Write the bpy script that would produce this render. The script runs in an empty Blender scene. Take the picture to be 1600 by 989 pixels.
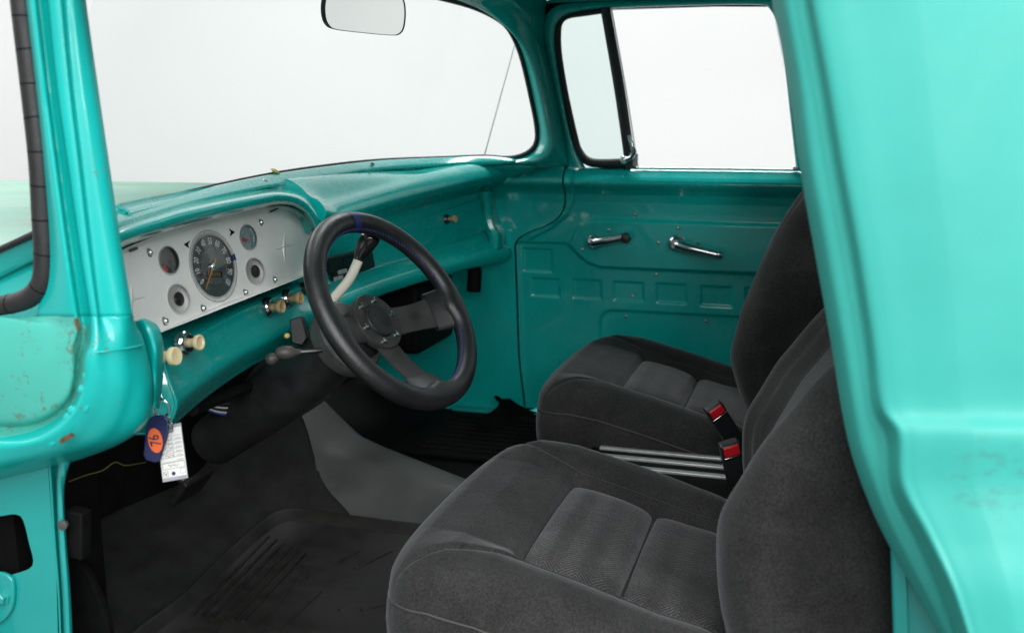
import bpy, bmesh, math, random
import numpy as np
from mathutils import Vector, Matrix
random.seed(7)
scene = bpy.context.scene
COL = scene.collection
PI = math.pi
# ------------------------------------------------------------------ camera
FPX = 1600 * 35 / 36
PITCH, YAW = math.radians(10.9), math.radians(16.9)
CAM = Vector((-1.726, -0.356, 0.75))
FW = Vector((math.cos(PITCH) * math.cos(YAW), math.cos(PITCH) * math.sin(YAW), -math.sin(PITCH)))
RT = Vector((math.sin(YAW), -math.cos(YAW), 0))
UP = RT.cross(FW)
cd = bpy.data.cameras.new('camera')
cd.lens, cd.sensor_width = 35, 36
cd.clip_start, cd.clip_end = 0.02, 200
cam = bpy.data.objects.new('camera', cd)
COL.objects.link(cam)
cam.matrix_world = Matrix.Translation(CAM) @ Matrix((RT, UP, -FW)).transposed().to_4x4()
cd.dof.use_dof = True
cd.dof.focus_distance = 1.62
cd.dof.aperture_fstop = 5.0
scene.camera = cam


# ------------------------------------------------------------------ survey of the photograph: sight lines cut with real surfaces
def ray(x, y):
    return FW + RT * ((x - 800) / FPX) - UP * ((y - 494.5) / FPX)


def at(x, y, X=None, Y=None, Z=None, D=None):
    q = ray(x, y)
    if X is not None:
        t = (X - CAM.x) / q.x
    elif Y is not None:
        t = (Y - CAM.y) / q.y
    elif Z is not None:
        t = (Z - CAM.z) / q.z
    else:
        t = D
    return CAM + q * t


def at_plane(x, y, P, n):
    q = ray(x, y)
    return CAM + q * ((P - CAM).dot(n) / q.dot(n))


def at_fn(x, y, fn, lo=0.5, hi=4.0):
    """first point along the sight line where fn(point) turns positive"""
    q = ray(x, y)
    for _ in range(48):
        m = (lo + hi) / 2
        if fn(CAM + q * m) > 0:
            hi = m
        else:
            lo = m
    return CAM + q * hi


def bow(X):
    return -0.115 * (abs(X) / 0.66) ** 2


def at_bow(x, y, off):
    return at_fn(x, y, lambda p: p.y - off - bow(p.x))


def glassY(X, z):
    if X > 0:
        x = min(X / 0.70, 1.15)
        return 0.655 - 0.36 * (z - 0.57) * (1 - 0.9 * min(1, x) ** 4) - 0.06 * x * x - 0.27 * x ** 6
    x = min(-X / 0.84, 1.15)
    return 0.655 - 0.36 * (z - 0.57) - 0.06 * x * x - 0.13 * x ** 6


def at_glass(x, y, off=0.0):
    return at_fn(x, y, lambda p: p.y - off - glassY(p.x, p.z))


def cr(pts, n, closed=False):
    """Catmull-Rom through pts, n samples evenly spread by length"""
    P = np.array([tuple(p) for p in pts], float)
    if closed:
        P = np.vstack([P[-1:], P, P[:2]])
    else:
        P = np.vstack([2 * P[0] - P[1], P, 2 * P[-1] - P[-2]])
    out = []
    for i in range(1, len(P) - 2):
        p0, p1, p2, p3 = P[i - 1], P[i], P[i + 1], P[i + 2]
        for k in range(16):
            t = k / 16
            out.append(0.5 * (2 * p1 + (p2 - p0) * t + (2 * p0 - 5 * p1 + 4 * p2 - p3) * t * t + (3 * p1 - p0 - 3 * p2 + p3) * t ** 3))
    out.append(P[-2])
    out = np.array(out)
    d = np.concatenate([[0], np.cumsum(np.linalg.norm(np.diff(out, axis=0), axis=1))])
    m = n + 1 if closed else n
    s = np.linspace(0, d[-1], m)
    r = np.stack([np.interp(s, d, out[:, k]) for k in range(P.shape[1])], 1)
    return r[:-1] if closed else r


# ------------------------------------------------------------------ mesh collecting
class MB:
    def __init__(self):
        self.v, self.f, self.fm = [], [], []

    def add(self, v, f, m=0):
        b = len(self.v)
        self.v += [tuple(float(c) for c in p) for p in v]
        self.f += [tuple(b + i for i in q) for q in f]
        self.fm += [m] * len(f)
        return self

    def grid(self, P, cu=False, cv=False, flip=False, m=0):
        P = np.asarray([[tuple(p) for p in row] for row in P], float)
        n, k = P.shape[:2]
        f = []
        for i in range(n if cu else n - 1):
            for j in range(k if cv else k - 1):
                q = (i * k + j, i * k + (j + 1) % k, ((i + 1) % n) * k + (j + 1) % k, ((i + 1) % n) * k + j)
                f.append(q[::-1] if flip else q)
        return self.add(P.reshape(-1, 3), f, m)

    def tube(self, path, r, n=12, closed=False, cap=True, m=0, flat=None):
        P = [Vector(p) for p in path]
        N = len(P)
        rr = r if hasattr(r, '__len__') else [r] * N
        T = []
        for i in range(N):
            a = P[(i - 1) % N] if closed or i > 0 else P[0]
            b = P[(i + 1) % N] if closed or i < N - 1 else P[-1]
            T.append((b - a).normalized())
        u = T[0].orthogonal().normalized()
        rows = []
        for i in range(N):
            u = (u - T[i] * u.dot(T[i])).normalized()
            w = T[i].cross(u)
            rows.append([P[i] + (u * math.cos(2 * PI * k / n) + w * math.sin(2 * PI * k / n)) * rr[i] for k in range(n)])
        self.grid(rows, cu=closed, cv=True, m=m)
        if cap and not closed:
            b = len(self.v)
            self.f += [tuple(range(b - N * n, b - N * n + n))[::-1], tuple(range(b - n, b))]
            self.fm += [m, m]
        return self

    def lathe(self, prof, o, ax, n=28, m=0, ref=None):
        """prof: list of (radius, height along ax)"""
        o, ax = Vector(o), Vector(ax).normalized()
        u = (ref - ax * ax.dot(ref)).normalized() if ref else ax.orthogonal().normalized()
        w = ax.cross(u)
        rows = []
        for r, h in prof:
            r = max(r, 1e-5)
            rows.append([o + ax * h + (u * math.cos(2 * PI * k / n) + w * math.sin(2 * PI * k / n)) * r for k in range(n)])
        self.grid(rows, cv=True, m=m)
        return self

    def prism(self, poly, vec, m=0):
        n = len(poly)
        poly = [Vector(p) for p in poly]
        vec = Vector(vec)
        v = poly + [p + vec for p in poly]
        f = [tuple(range(n))[::-1], tuple(range(n, 2 * n))] + [(i, (i + 1) % n, n + (i + 1) % n, n + i) for i in range(n)]
        return self.add(v, f, m)

    def box(self, c, s, rot=None, m=0):
        R = rot or Matrix.Identity(3)
        c = Vector(c)
        v = [c + R @ Vector((a * s[0] / 2, b * s[1] / 2, d * s[2] / 2)) for a in (-1, 1) for b in (-1, 1) for d in (-1, 1)]
        f = [(0, 1, 3, 2), (4, 6, 7, 5), (0, 4, 5, 1), (2, 3, 7, 6), (0, 2, 6, 4), (1, 5, 7, 3)]
        return self.add(v, f, m)

    def fill(self, loops, m=0):
        """planar face with holes from closed loops (first is the outline)"""
        bm = bmesh.new()
        for L in loops:
            vs = [bm.verts.new(tuple(p)) for p in L]
            for i in range(len(vs)):
                bm.edges.new((vs[i], vs[(i + 1) % len(vs)]))
        bmesh.ops.triangle_fill(bm, use_beauty=True, use_dissolve=False, edges=bm.edges[:])
        bm.verts.index_update()
        self.add([v.co for v in bm.verts], [tuple(v.index for v in f.verts) for f in bm.faces], m)
        bm.free()
        return self


def build(name, mb, mat, parent=None, smooth=True, solid=0, off=-1, bevel=0, sub=0, angle=38, recalc=True):
    me = bpy.data.meshes.new(name)
    me.from_pydata(mb.v, [], mb.f)
    mats = mat if isinstance(mat, (list, tuple)) else [mat]
    for m in mats:
        me.materials.append(m)
    if len(mats) > 1:
        me.polygons.foreach_set('material_index', mb.fm)
    if recalc:
        bm = bmesh.new()
        bm.from_mesh(me)
        bmesh.ops.recalc_face_normals(bm, faces=bm.faces)
        bm.to_mesh(me)
        bm.free()
    if smooth:
        me.shade_smooth()
        if angle:
            me.set_sharp_from_angle(angle=math.radians(angle))
    me.update()
    o = bpy.data.objects.new(name, me)
    COL.objects.link(o)
    if parent is not None:
        w = Vector((0, 0, 0))
        q = parent
        while q is not None:
            w += q.location
            q = q.parent
        o.parent = parent
        o.location = -w
    if solid:
        s = o.modifiers.new('thick', 'SOLIDIFY')
        s.thickness, s.offset = solid, off
    if bevel:
        b = o.modifiers.new('edge', 'BEVEL')
        b.width, b.segments, b.limit_method, b.angle_limit = bevel, 3, 'ANGLE', math.radians(35)
        b.harden_normals = False
    if sub:
        s = o.modifiers.new('round', 'SUBSURF')
        s.levels = s.render_levels = sub
    return o


def thing(name, label, cat, loc, group=None):
    o = bpy.data.objects.new(name, None)
    o.empty_display_size = 0.05
    COL.objects.link(o)
    o.location = Vector(loc)
    return tag(o, label, cat, group)


def tag(o, label=None, cat=None, group=None, kind=None):
    for k, v in (('label', label), ('category', cat), ('group', group), ('kind', kind)):
        if v:
            o[k] = v
    return o


def copy_tree(o, parent=None):
    c = o.copy()
    COL.objects.link(c)
    if parent is not None:
        c.parent = parent
    for ch in [q for q in bpy.data.objects if q.parent == o]:
        copy_tree(ch, c)
    return c


# ------------------------------------------------------------------ materials
def new_mat(name):
    m = bpy.data.materials.new(name)
    m.use_nodes = True
    return m, m.node_tree.nodes, m.node_tree.links, m.node_tree.nodes['Principled BSDF']


def tex(nt, L, scale, detail=4, rough=0.6, coord='Object', stretch=None):
    tc = nt.new('ShaderNodeTexCoord')
    n = nt.new('ShaderNodeTexNoise')
    n.inputs['Scale'].default_value = scale
    n.inputs['Detail'].default_value = detail
    n.inputs['Roughness'].default_value = rough
    if stretch:
        mp = nt.new('ShaderNodeMapping')
        mp.inputs['Scale'].default_value = stretch
        L.new(tc.outputs[coord], mp.inputs[0])
        L.new(mp.outputs[0], n.inputs['Vector'])
    else:
        L.new(tc.outputs[coord], n.inputs['Vector'])
    return n


def ramp(nt, L, src, stops):
    r = nt.new('ShaderNodeValToRGB')
    els = r.color_ramp.elements
    while len(els) < len(stops):
        els.new(0.5)
    for e, (p, c) in zip(els, stops):
        e.position = p
        e.color = (*c, 1) if hasattr(c, '__len__') else (c, c, c, 1)
    L.new(src, r.inputs[0])
    return r


def simple(name, col, rough=0.5, metal=0.0, coat=0.0, var=0.15, scale=30, bump=0.0, bscale=None, spec=0.5, sheen=0.0, rvar=0.1, sheen_rough=0.4):
    m, nt, L, p = new_mat(name)
    n = tex(nt, L, scale)
    r = ramp(nt, L, n.outputs[0], [(0.3, tuple(c * (1 - var) for c in col)), (0.7, tuple(min(1, c * (1 + var)) for c in col))])
    L.new(r.outputs[0], p.inputs['Base Color'])
    rr = ramp(nt, L, n.outputs[0], [(0.3, max(0.02, rough - rvar)), (0.7, min(1, rough + rvar))])
    L.new(rr.outputs[0], p.inputs['Roughness'])
    p.inputs['Metallic'].default_value = metal
    p.inputs['Coat Weight'].default_value = coat
    p.inputs['Coat Roughness'].default_value = 0.08
    p.inputs['Specular IOR Level'].default_value = spec
    if sheen:
        p.inputs['Sheen Weight'].default_value = sheen
        p.inputs['Sheen Roughness'].default_value = sheen_rough
    if bump:
        b = nt.new('ShaderNodeBump')
        b.inputs['Strength'].default_value = bump
        b.inputs['Distance'].default_value = 0.002
        n2 = tex(nt, L, bscale or scale, 6, 0.7)
        L.new(n2.outputs[0], b.inputs['Height'])
        L.new(b.outputs[0], p.inputs['Normal'])
    return m


TEAL = (0.002, 0.40, 0.368)


def paint(name, col=TEAL, rough=0.24, worn=0.0, ripple=0.04, coat=0.8, spec=0.4, stain=None):
    """old single-colour enamel: faint mottling, orange-peel, optional rust specks and scuffs"""
    m, nt, L, p = new_mat(name)
    n = tex(nt, L, 3.5, 5, 0.6)
    r = ramp(nt, L, n.outputs[0], [(0.32, tuple(c * 0.93 for c in col)), (0.68, tuple(min(1, c * 1.06) for c in col))])
    out = r.outputs[0]
    if worn:
        a = tex(nt, L, 150, 6, 0.72)
        b = tex(nt, L, 11, 4, 0.6)
        mx = nt.new('ShaderNodeMath')
        mx.operation = 'MULTIPLY'
        L.new(a.outputs[0], mx.inputs[0])
        L.new(b.outputs[0], mx.inputs[1])
        t = 0.395 - 0.055 * worn
        k = ramp(nt, L, mx.outputs[0], [(t, 0.0), (t + 0.02, 1.0)])
        mix = nt.new('ShaderNodeMix')
        mix.data_type = 'RGBA'
        mix.inputs['B'].default_value = (0.13, 0.10, 0.055, 1)
        sc = nt.new('ShaderNodeMath')
        sc.operation = 'MULTIPLY'
        sc.inputs[1].default_value = 0.6
        L.new(k.outputs[0], sc.inputs[0])
        L.new(sc.outputs[0], mix.inputs['Factor'])
        L.new(out, mix.inputs['A'])
        out = mix.outputs['Result']
    if stain is not None:
        tc = nt.new('ShaderNodeTexCoord')
        vm = nt.new('ShaderNodeVectorMath')
        vm.operation = 'DISTANCE'
        vm.inputs[1].default_value = stain
        L.new(tc.outputs['Object'], vm.inputs[0])
        fall = ramp(nt, L, vm.outputs['Value'], [(0.0, 1.0), (0.045, 0.0)])
        sm = tex(nt, L, 55, 6, 0.75, stretch=(1, 1, 1.8))
        cut = ramp(nt, L, sm.outputs[0], [(0.50, 0.0), (0.62, 0.75)])
        mm = nt.new('ShaderNodeMath')
        mm.operation = 'MULTIPLY'
        L.new(fall.outputs[0], mm.inputs[0])
        L.new(cut.outputs[0], mm.inputs[1])
        mx2 = nt.new('ShaderNodeMix')
        mx2.data_type = 'RGBA'
        mx2.inputs['B'].default_value = (0.05, 0.16, 0.15, 1)
        L.new(mm.outputs[0], mx2.inputs['Factor'])
        L.new(out, mx2.inputs['A'])
        out = mx2.outputs['Result']
    L.new(out, p.inputs['Base Color'])
    g = tex(nt, L, 9, 6, 0.7)
    rr = ramp(nt, L, g.outputs[0], [(0.3, rough - 0.06), (0.7, rough + 0.12)])
    L.new(rr.outputs[0], p.inputs['Roughness'])
    p.inputs['Coat Weight'].default_value = coat
    p.inputs['Coat Roughness'].default_value = 0.05
    p.inputs['Specular IOR Level'].default_value = spec
    w = tex(nt, L, 14, 3, 0.5)
    b = nt.new('ShaderNodeBump')
    b.inputs['Strength'].default_value = ripple
    b.inputs['Distance'].default_value = 0.006
    L.new(w.outputs[0], b.inputs['Height'])
    L.new(b.outputs[0], p.inputs['Normal'])
    return m


M = {}
M['paint'] = paint('turquoise_enamel')
M['worn'] = paint('worn_turquoise_enamel', rough=0.40, worn=0.35, ripple=0.12, coat=0.3)
M['panelpaint'] = paint('rust_specked_enamel', col=(0.065, 0.42, 0.35), rough=0.40, worn=1.25, ripple=0.15, coat=0.3)
M['outer'] = paint('outer_skin_enamel', col=(0.036, 0.345, 0.300), rough=0.50, ripple=0.12, coat=0.0, stain=at(1538, 748, X=-0.853))
def weathered(name):
    m, nt, L, p = new_mat(name)
    a = tex(nt, L, 7, 6, 0.65, stretch=(1.0, 0.22, 1.0))
    b = tex(nt, L, 40, 5, 0.7, stretch=(1.0, 0.15, 1.0))
    base = ramp(nt, L, a.outputs[0], [(0.35, (0.10, 0.27, 0.21)), (0.62, (0.17, 0.33, 0.26))])
    k = ramp(nt, L, b.outputs[0], [(0.53, 0.0), (0.64, 0.8)])
    mx = nt.new('ShaderNodeMix')
    mx.data_type = 'RGBA'
    mx.inputs['B'].default_value = (0.20, 0.15, 0.09, 1)
    L.new(k.outputs[0], mx.inputs['Factor'])
    L.new(base.outputs[0], mx.inputs['A'])
    L.new(mx.outputs['Result'], p.inputs['Base Color'])
    p.inputs['Roughness'].default_value = 0.5
    return m


M['hood'] = weathered('weathered_hood_enamel')
M['rubber'] = simple('black_rubber', (0.012, 0.012, 0.013), 0.6, var=0.3, scale=25, bump=0.3, bscale=160)
M['blackplastic'] = simple('black_plastic', (0.012, 0.013, 0.014), 0.42, var=0.2, scale=20, bump=0.15, bscale=220)
M['leather'] = simple('black_leather', (0.011, 0.011, 0.012), 0.36, var=0.25, scale=18, bump=0.35, bscale=330, spec=0.55, rvar=0.08)
M['suede'] = simple('matte_black_anodised', (0.024, 0.0235, 0.023), 0.42, var=0.25, scale=30, bump=0.1, bscale=300)
M['blue'] = simple('blue_leather', (0.010, 0.020, 0.095), 0.5, scale=40)
M['bluethread'] = simple('blue_thread', (0.018, 0.026, 0.12), 0.8, scale=80)
M['chrome'] = simple('worn_chrome', (0.60, 0.61, 0.62), 0.16, metal=1.0, var=0.15, scale=60, rvar=0.08)
M['steel'] = simple('dull_steel', (0.42, 0.42, 0.41), 0.38, metal=1.0, var=0.25, scale=50)
M['darkmetal'] = simple('dark_metal', (0.10, 0.10, 0.10), 0.4, metal=0.9, var=0.3, scale=40)
M['silver'] = simple('silver_painted_panel', (0.78, 0.78, 0.755), 0.45, metal=0.0, var=0.06, scale=12, bump=0.05, bscale=300)
M['cup'] = simple('silver_cup_paint', (0.62, 0.62, 0.61), 0.35, metal=0.1, var=0.06, scale=30)
M['cream'] = simple('aged_cream_plastic', (0.60, 0.50, 0.30), 0.4, var=0.15, scale=60, coat=0.2)
M['oldcream'] = simple('grimy_cream_plastic', (0.42, 0.31, 0.16), 0.45, var=0.35, scale=110)
M['ivory'] = simple('ivory_plastic', (0.72, 0.62, 0.36), 0.35, var=0.08, scale=60, coat=0.2)
M['dial'] = simple('dark_grey_dial', (0.035, 0.040, 0.040), 0.4, var=0.2, scale=80)
M['dialmid'] = simple('grey_dial_centre', (0.085, 0.09, 0.088), 0.32, metal=0.3, var=0.25, scale=60)
M['digit'] = simple('printed_white', (0.80, 0.82, 0.80), 0.6, var=0.05)
M['orange'] = simple('orange_needle', (0.45, 0.20, 0.03), 0.5, var=0.15)
M['red'] = simple('red_plastic', (0.55, 0.012, 0.018), 0.35, var=0.15, scale=40)
M['paledial'] = simple('pale_blue_dial', (0.22, 0.29, 0.31), 0.3, var=0.25, scale=90)
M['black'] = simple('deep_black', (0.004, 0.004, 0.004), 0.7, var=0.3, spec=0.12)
M['darkcarpet'] = simple('charcoal_carpet', (0.005, 0.0051, 0.0052), 0.95, var=0.3, scale=60, bump=0.9, bscale=500, spec=0.05, sheen=0.0)
M['tunnel'] = simple('grey_vinyl_floor', (0.050, 0.052, 0.051), 0.6, var=0.2, scale=14, bump=0.2, bscale=260)
M['floorblack'] = simple('black_floor_cover', (0.0055, 0.0055, 0.0055), 0.75, var=0.4, scale=14, bump=0.2, bscale=260, spec=0.08)
M['mat'] = simple('dusty_black_rubber_mat', (0.0115, 0.011, 0.0102), 0.55, var=0.35, scale=22, bump=0.3, bscale=120, spec=0.3)
M['navy'] = simple('navy_plastic', (0.010, 0.016, 0.075), 0.42, var=0.15, scale=60)
M['fobdisc'] = simple('orange_red_print', (0.85, 0.15, 0.035), 0.5, var=0.06)
M['paper'] = simple('white_paper', (0.74, 0.74, 0.71), 0.75, var=0.05, scale=40)
M['ink'] = simple('grey_ink', (0.09, 0.09, 0.11), 0.7)
M['clearplastic'] = simple('grey_clear_sleeve', (0.33, 0.33, 0.37), 0.25, var=0.2, scale=50)
M['whitewire'] = simple('white_wire', (0.45, 0.45, 0.46), 0.5)
M['bluewire'] = simple('blue_wire', (0.02, 0.05, 0.22), 0.5)
M['yellowwire'] = simple('yellow_wire', (0.12, 0.10, 0.03), 0.6)
M['alu'] = simple('brushed_strip', (0.62, 0.62, 0.62), 0.4, metal=0.55, var=0.1, scale=60)
M['jamb'] = paint('shaded_jamb_enamel', col=(0.008, 0.30, 0.28), rough=0.4, ripple=0.1)  # same turquoise enamel darkened: the hinge pillar's shade is put into the colour
M['studio'] = simple('white_studio', (0.86, 0.87, 0.865), 0.9, var=0.01, scale=0.6)
M['studiofloor'] = simple('grey_studio_floor', (0.20, 0.20, 0.20), 0.6, var=0.15, scale=2)
M['mirrorglass'] = simple('mirror_glass', (0.90, 0.95, 0.92), 0.03, metal=1.0, var=0.01, rvar=0.0)


def glass_mat(name, tint, refl=0.06):
    m = bpy.data.materials.new(name)
    m.use_nodes = True
    nt, L = m.node_tree.nodes, m.node_tree.links
    nt.clear()
    o = nt.new('ShaderNodeOutputMaterial')
    t = nt.new('ShaderNodeBsdfTransparent')
    t.inputs[0].default_value = (*tint, 1)
    g = nt.new('ShaderNodeBsdfGlossy')
    g.inputs['Roughness'].default_value = 0.03
    lw = nt.new('ShaderNodeLayerWeight')
    lw.inputs[0].default_value = 0.25
    mu = nt.new('ShaderNodeMath')
    mu.operation = 'MULTIPLY'
    mu.inputs[1].default_value = refl * 4
    L.new(lw.outputs['Fresnel'], mu.inputs[0])
    mx = nt.new('ShaderNodeMixShader')
    L.new(mu.outputs[0], mx.inputs[0])
    L.new(t.outputs[0], mx.inputs[1])
    L.new(g.outputs[0], mx.inputs[2])
    L.new(mx.outputs[0], o.inputs[0])
    return m


M['glass'] = glass_mat('windshield_glass', (0.965, 0.98, 0.975), 0.004)
M['ventglass'] = glass_mat('tinted_vent_glass', (0.91, 0.965, 0.95), 0.05)
M['lens'] = glass_mat('gauge_lens', (0.93, 0.94, 0.94), 0.015)


def fabric(name, col, herring=False):
    m, nt, L, p = new_mat(name)
    big = tex(nt, L, 7, 6, 0.68)
    fine = tex(nt, L, 420, 2, 0.5)
    r = ramp(nt, L, big.outputs[0], [(0.3, tuple(c * 0.62 for c in col)), (0.72, tuple(c * 1.5 for c in col))])
    r2 = ramp(nt, L, fine.outputs[0], [(0.3, 0.55), (0.7, 1.35)])
    mul = nt.new('ShaderNodeMix')
    mul.data_type = 'RGBA'
    mul.blend_type = 'MULTIPLY'
    mul.inputs['Factor'].default_value = 1
    L.new(r.outputs[0], mul.inputs['A'])
    L.new(r2.outputs[0], mul.inputs['B'])
    out = mul.outputs['Result']
    height = fine.outputs[0]
    if herring:
        # herringbone weave: diagonal lines that flip direction from band to band
        tc = nt.new('ShaderNodeTexCoord')
        sp = nt.new('ShaderNodeSeparateXYZ')
        L.new(tc.outputs['Object'], sp.inputs[0])

        def math_(op, a, b=None):
            q = nt.new('ShaderNodeMath')
            q.operation = op
            for i, v in enumerate((a, b)):
                if v is None:
                    continue
                if isinstance(v, (int, float)):
                    q.inputs[i].default_value = v
                else:
                    L.new(v, q.inputs[i])
            return q.outputs[0]
        zig = math_('PINGPONG', math_('MULTIPLY', sp.outputs['Y'], 1.0), 0.022)
        s = math_('ADD', math_('MULTIPLY', sp.outputs['X'], 1.0), math_('MULTIPLY', zig, 1.1))
        wv = math_('SINE', math_('MULTIPLY', s, 2 * PI / 0.0056))
        band = math_('SINE', math_('MULTIPLY', sp.outputs['Y'], 2 * PI / 0.044))
        wr = ramp(nt, L, math_('ADD', math_('MULTIPLY', wv, 0.4), 0.5), [(0.1, 0.52), (0.9, 1.5)])
        br = ramp(nt, L, math_('ADD', math_('MULTIPLY', band, 0.5), 0.5), [(0.1, 0.86), (0.9, 1.12)])
        for q in (wr, br):
            mm = nt.new('ShaderNodeMix')
            mm.data_type = 'RGBA'
            mm.blend_type = 'MULTIPLY'
            mm.inputs['Factor'].default_value = 1
            L.new(out, mm.inputs['A'])
            L.new(q.outputs[0], mm.inputs['B'])
            out = mm.outputs['Result']
        height = math_('ADD', math_('MULTIPLY', wv, 0.5), fine.outputs[0])
    L.new(out, p.inputs['Base Color'])
    p.inputs['Roughness'].default_value = 0.95
    p.inputs['Specular IOR Level'].default_value = 0.15
    p.inputs['Sheen Weight'].default_value = 0.22
    p.inputs['Sheen Roughness'].default_value = 0.35
    p.inputs['Sheen Tint'].default_value = (0.75, 0.78, 0.82, 1)
    b = nt.new('ShaderNodeBump')
    b.inputs['Strength'].default_value = 0.35
    b.inputs['Distance'].default_value = 0.0015
    L.new(height, b.inputs['Height'])
    b2 = nt.new('ShaderNodeBump')
    b2.inputs['Strength'].default_value = 0.25
    b2.inputs['Distance'].default_value = 0.012
    L.new(big.outputs[0], b2.inputs['Height'])
    L.new(b.outputs[0], b2.inputs['Normal'])
    L.new(b2.outputs[0], p.inputs['Normal'])
    return m


M['velour'] = fabric('charcoal_velour', (0.0275, 0.0272, 0.0272))
M['weave'] = fabric('herringbone_weave', (0.042, 0.0415, 0.041), True)

# ------------------------------------------------------------------ setting: a white studio
plan = cr([(6.1, -8.5, 0), (6.1, -4, 0), (6.1, 0, 0), (6.05, 2.5, 0), (5.6, 5.0, 0), (4.6, 6.6, 0), (2.6, 7.5, 0), (0, 7.6, 0), (-4, 7.6, 0), (-9, 7.6, 0)], 80)
fl = MB().add([(-9, -8.5, -0.72), (7, -8.5, -0.72), (7, 9, -0.72), (-9, 9, -0.72)], [(0, 1, 2, 3)])
build('floor', fl, M['studiofloor'], angle=None)['kind'] = 'structure'
wl = MB().grid([[(x, y, z) for x, y, _ in plan] for z in np.linspace(-0.75, 5.0, 12)])
tag(build('backdrop', wl, M['studio'], angle=None), kind='structure')

# ------------------------------------------------------------------ pickup cab
cab = thing('pickup_cab', 'turquoise pickup cab shell with worn door jamb, pillars and wraparound windshield', 'truck cab', (0, 0, 0))


def loft(curves, n, m=10, kinds=None):
    """curves: list of 3-D polylines; smooth skin through them (n along, m across)"""
    C = [cr(c, n) for c in curves]
    rows = []
    for i in range(n):
        rows.append(cr([c[i] for c in C], m) if len(C) > 2 else [C[0][i] + (C[1][i] - C[0][i]) * t for t in np.linspace(0, 1, m)])
    return rows


def pxs(pts, **k):
    return [at(x, y, **k) for x, y in pts]


# near windshield pillar (seen from outside, through the open driver's doorway)
def pil(xs, X):
    ys = (-60, 0, 130, 260, 400, 495)
    return [at(xs[0] - 17, -310, X=X + 0.03)] + [at(x, y, X=X) for x, y in zip(xs, ys)]


cols = [([34, 38, 53, 66, 74, 58], -0.845), ([44, 47, 62, 77, 96, 110], -0.862), ([52, 56, 71, 88, 107, 122], -0.860),
        ([55, 60, 75, 92, 112, 126], -0.846), ([66, 71, 85, 103, 123, 137], -0.846), ([72, 77, 90, 108, 128, 143], -0.858),
        ([88, 93, 106, 122, 139, 153], -0.856), ([97, 102, 114, 130, 147, 158], -0.848), ([112, 117, 131, 149, 170, 186], -0.841),
        ([126, 131, 149, 168, 189, 204], -0.826), ([129, 134, 152, 171, 192, 208], -0.805), ([120, 125, 143, 162, 183, 198], -0.70)]
rows = loft([pil(a, X) for a, X in cols], 110, 220)
build('windshield_pillar', MB().grid(rows), M['worn'], cab, solid=0.004)

# dogleg below it: stamped panel, welded ridge, rounded underside
z2 = lambda L: [(q[0] / 3.41, 470 + q[1] / 3.41) for q in L]
P0 = [(58, 494), (50, 495), (35, 496), (10, 496), (-20, 494), (-70, 488)]
P1 = [(110, 494), (103, 507), (82, 510), (48, 507), (0, 502), (-70, 499)]
E0 = [(122, 494), (120, 515), (106, 538), (90, 560), (60, 575), (10, 580), (-70, 575)]
E1 = [(126, 494), (125, 518), (117, 548), (112, 592), (95, 625), (40, 652), (-70, 650)]
E1b = [(137, 494), (132, 530), (124, 560), (118, 602), (98, 640), (40, 668), (-70, 664)]
E2 = [(143, 494), (142, 535), (134, 560), (130, 605), (108, 650), (45, 688), (-70, 690)]
E3 = [(153, 494)] + z2([(519, 200), (500, 290), (490, 430), (430, 590), (250, 760), (-230, 860)])
E3b = [(158, 494)] + z2([(562, 190), (560, 290), (560, 460), (480, 650), (280, 810), (-230, 930)])
E4 = [(186, 494)] + z2([(662, 160), (680, 280), (690, 480), (600, 700), (380, 820), (-230, 975)])
E5 = [(204, 494)] + z2([(726, 140), (772, 240), (812, 480), (745, 690), (420, 845), (-230, 1005)])
E6 = [(209, 494)] + z2([(722, 150), (766, 250), (800, 480), (735, 680), (415, 838), (-230, 995)])
dl = [(P0, -0.845, -0.846), (P1, -0.862, -0.856), (E0, -0.860, -0.862), (E1, -0.846, -0.856), (E1b, -0.846, -0.842), (E2, -0.858, -0.868), (E3, -0.856, -0.868), (E3b, -0.848, -0.858), (E4, -0.841, -0.835), (E5, -0.826, -0.79), (E6, -0.80, -0.70)]


def dlx(c, Xa, Xb):
    n_ = len(c)
    out = []
    for i, (x, y) in enumerate(c):
        t = min(1.0, i / 2.0)
        out.append(at(x, y, X=Xa + (Xb - Xa) * t))
    return out


rows = loft([dlx(*q) for q in dl], 120, 200)
k0 = 4
build('cowl_side', MB().grid([r[:85] for r in rows], m=0).grid([r[84:] for r in rows], m=1), [M['panelpaint'], M['worn']], cab, solid=0.004)
# seam across the dogleg face, weld dabs on the ridge, and the curled bracket beside the dash
mb = MB().tube([at(x, y, X=X) for x, y, X in ((148, 551, -0.867), (165, 549, -0.862), (190, 546, -0.846), (212, 542, -0.822), (224, 539, -0.80))], [0.0009] * 5, 8)
build('weld_seam', mb, M['worn'], cab)
mb = MB()
for k in range(0, 26, 2):
    t = k / 25
    q = cr([(138, 590, 0), (128, 625, 0), (112, 650, 0), (95, 672, 0), (70, 690, 0)], 26)[k]
    p = at(q[0] + random.uniform(-6, 9), q[1] + random.uniform(-4, 4), X=-0.866)
    mb.lathe([(0.0, 0.0022), (0.003, 0.0018), (random.uniform(0.005, 0.008), 0.0), (0.006, -0.004)], p, (-1, 0.1 * random.random(), 0.2), 10)
build('weld_bead', mb, M['worn'], cab)
rustm = simple('brown_rust', (0.10, 0.055, 0.022), 0.9, var=0.5, scale=150, bump=0.6, bscale=200)
rust = MB()
q = [at(x, y, X=-0.8705) for x, y in cr([(94, 688), (100, 682), (112, 676), (116, 680), (108, 686), (96, 692)], 24, True)]
rust.prism(q, (-0.0012, 0, 0))
build('rust_patch', rust, rustm, cab)
rust = MB()
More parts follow.
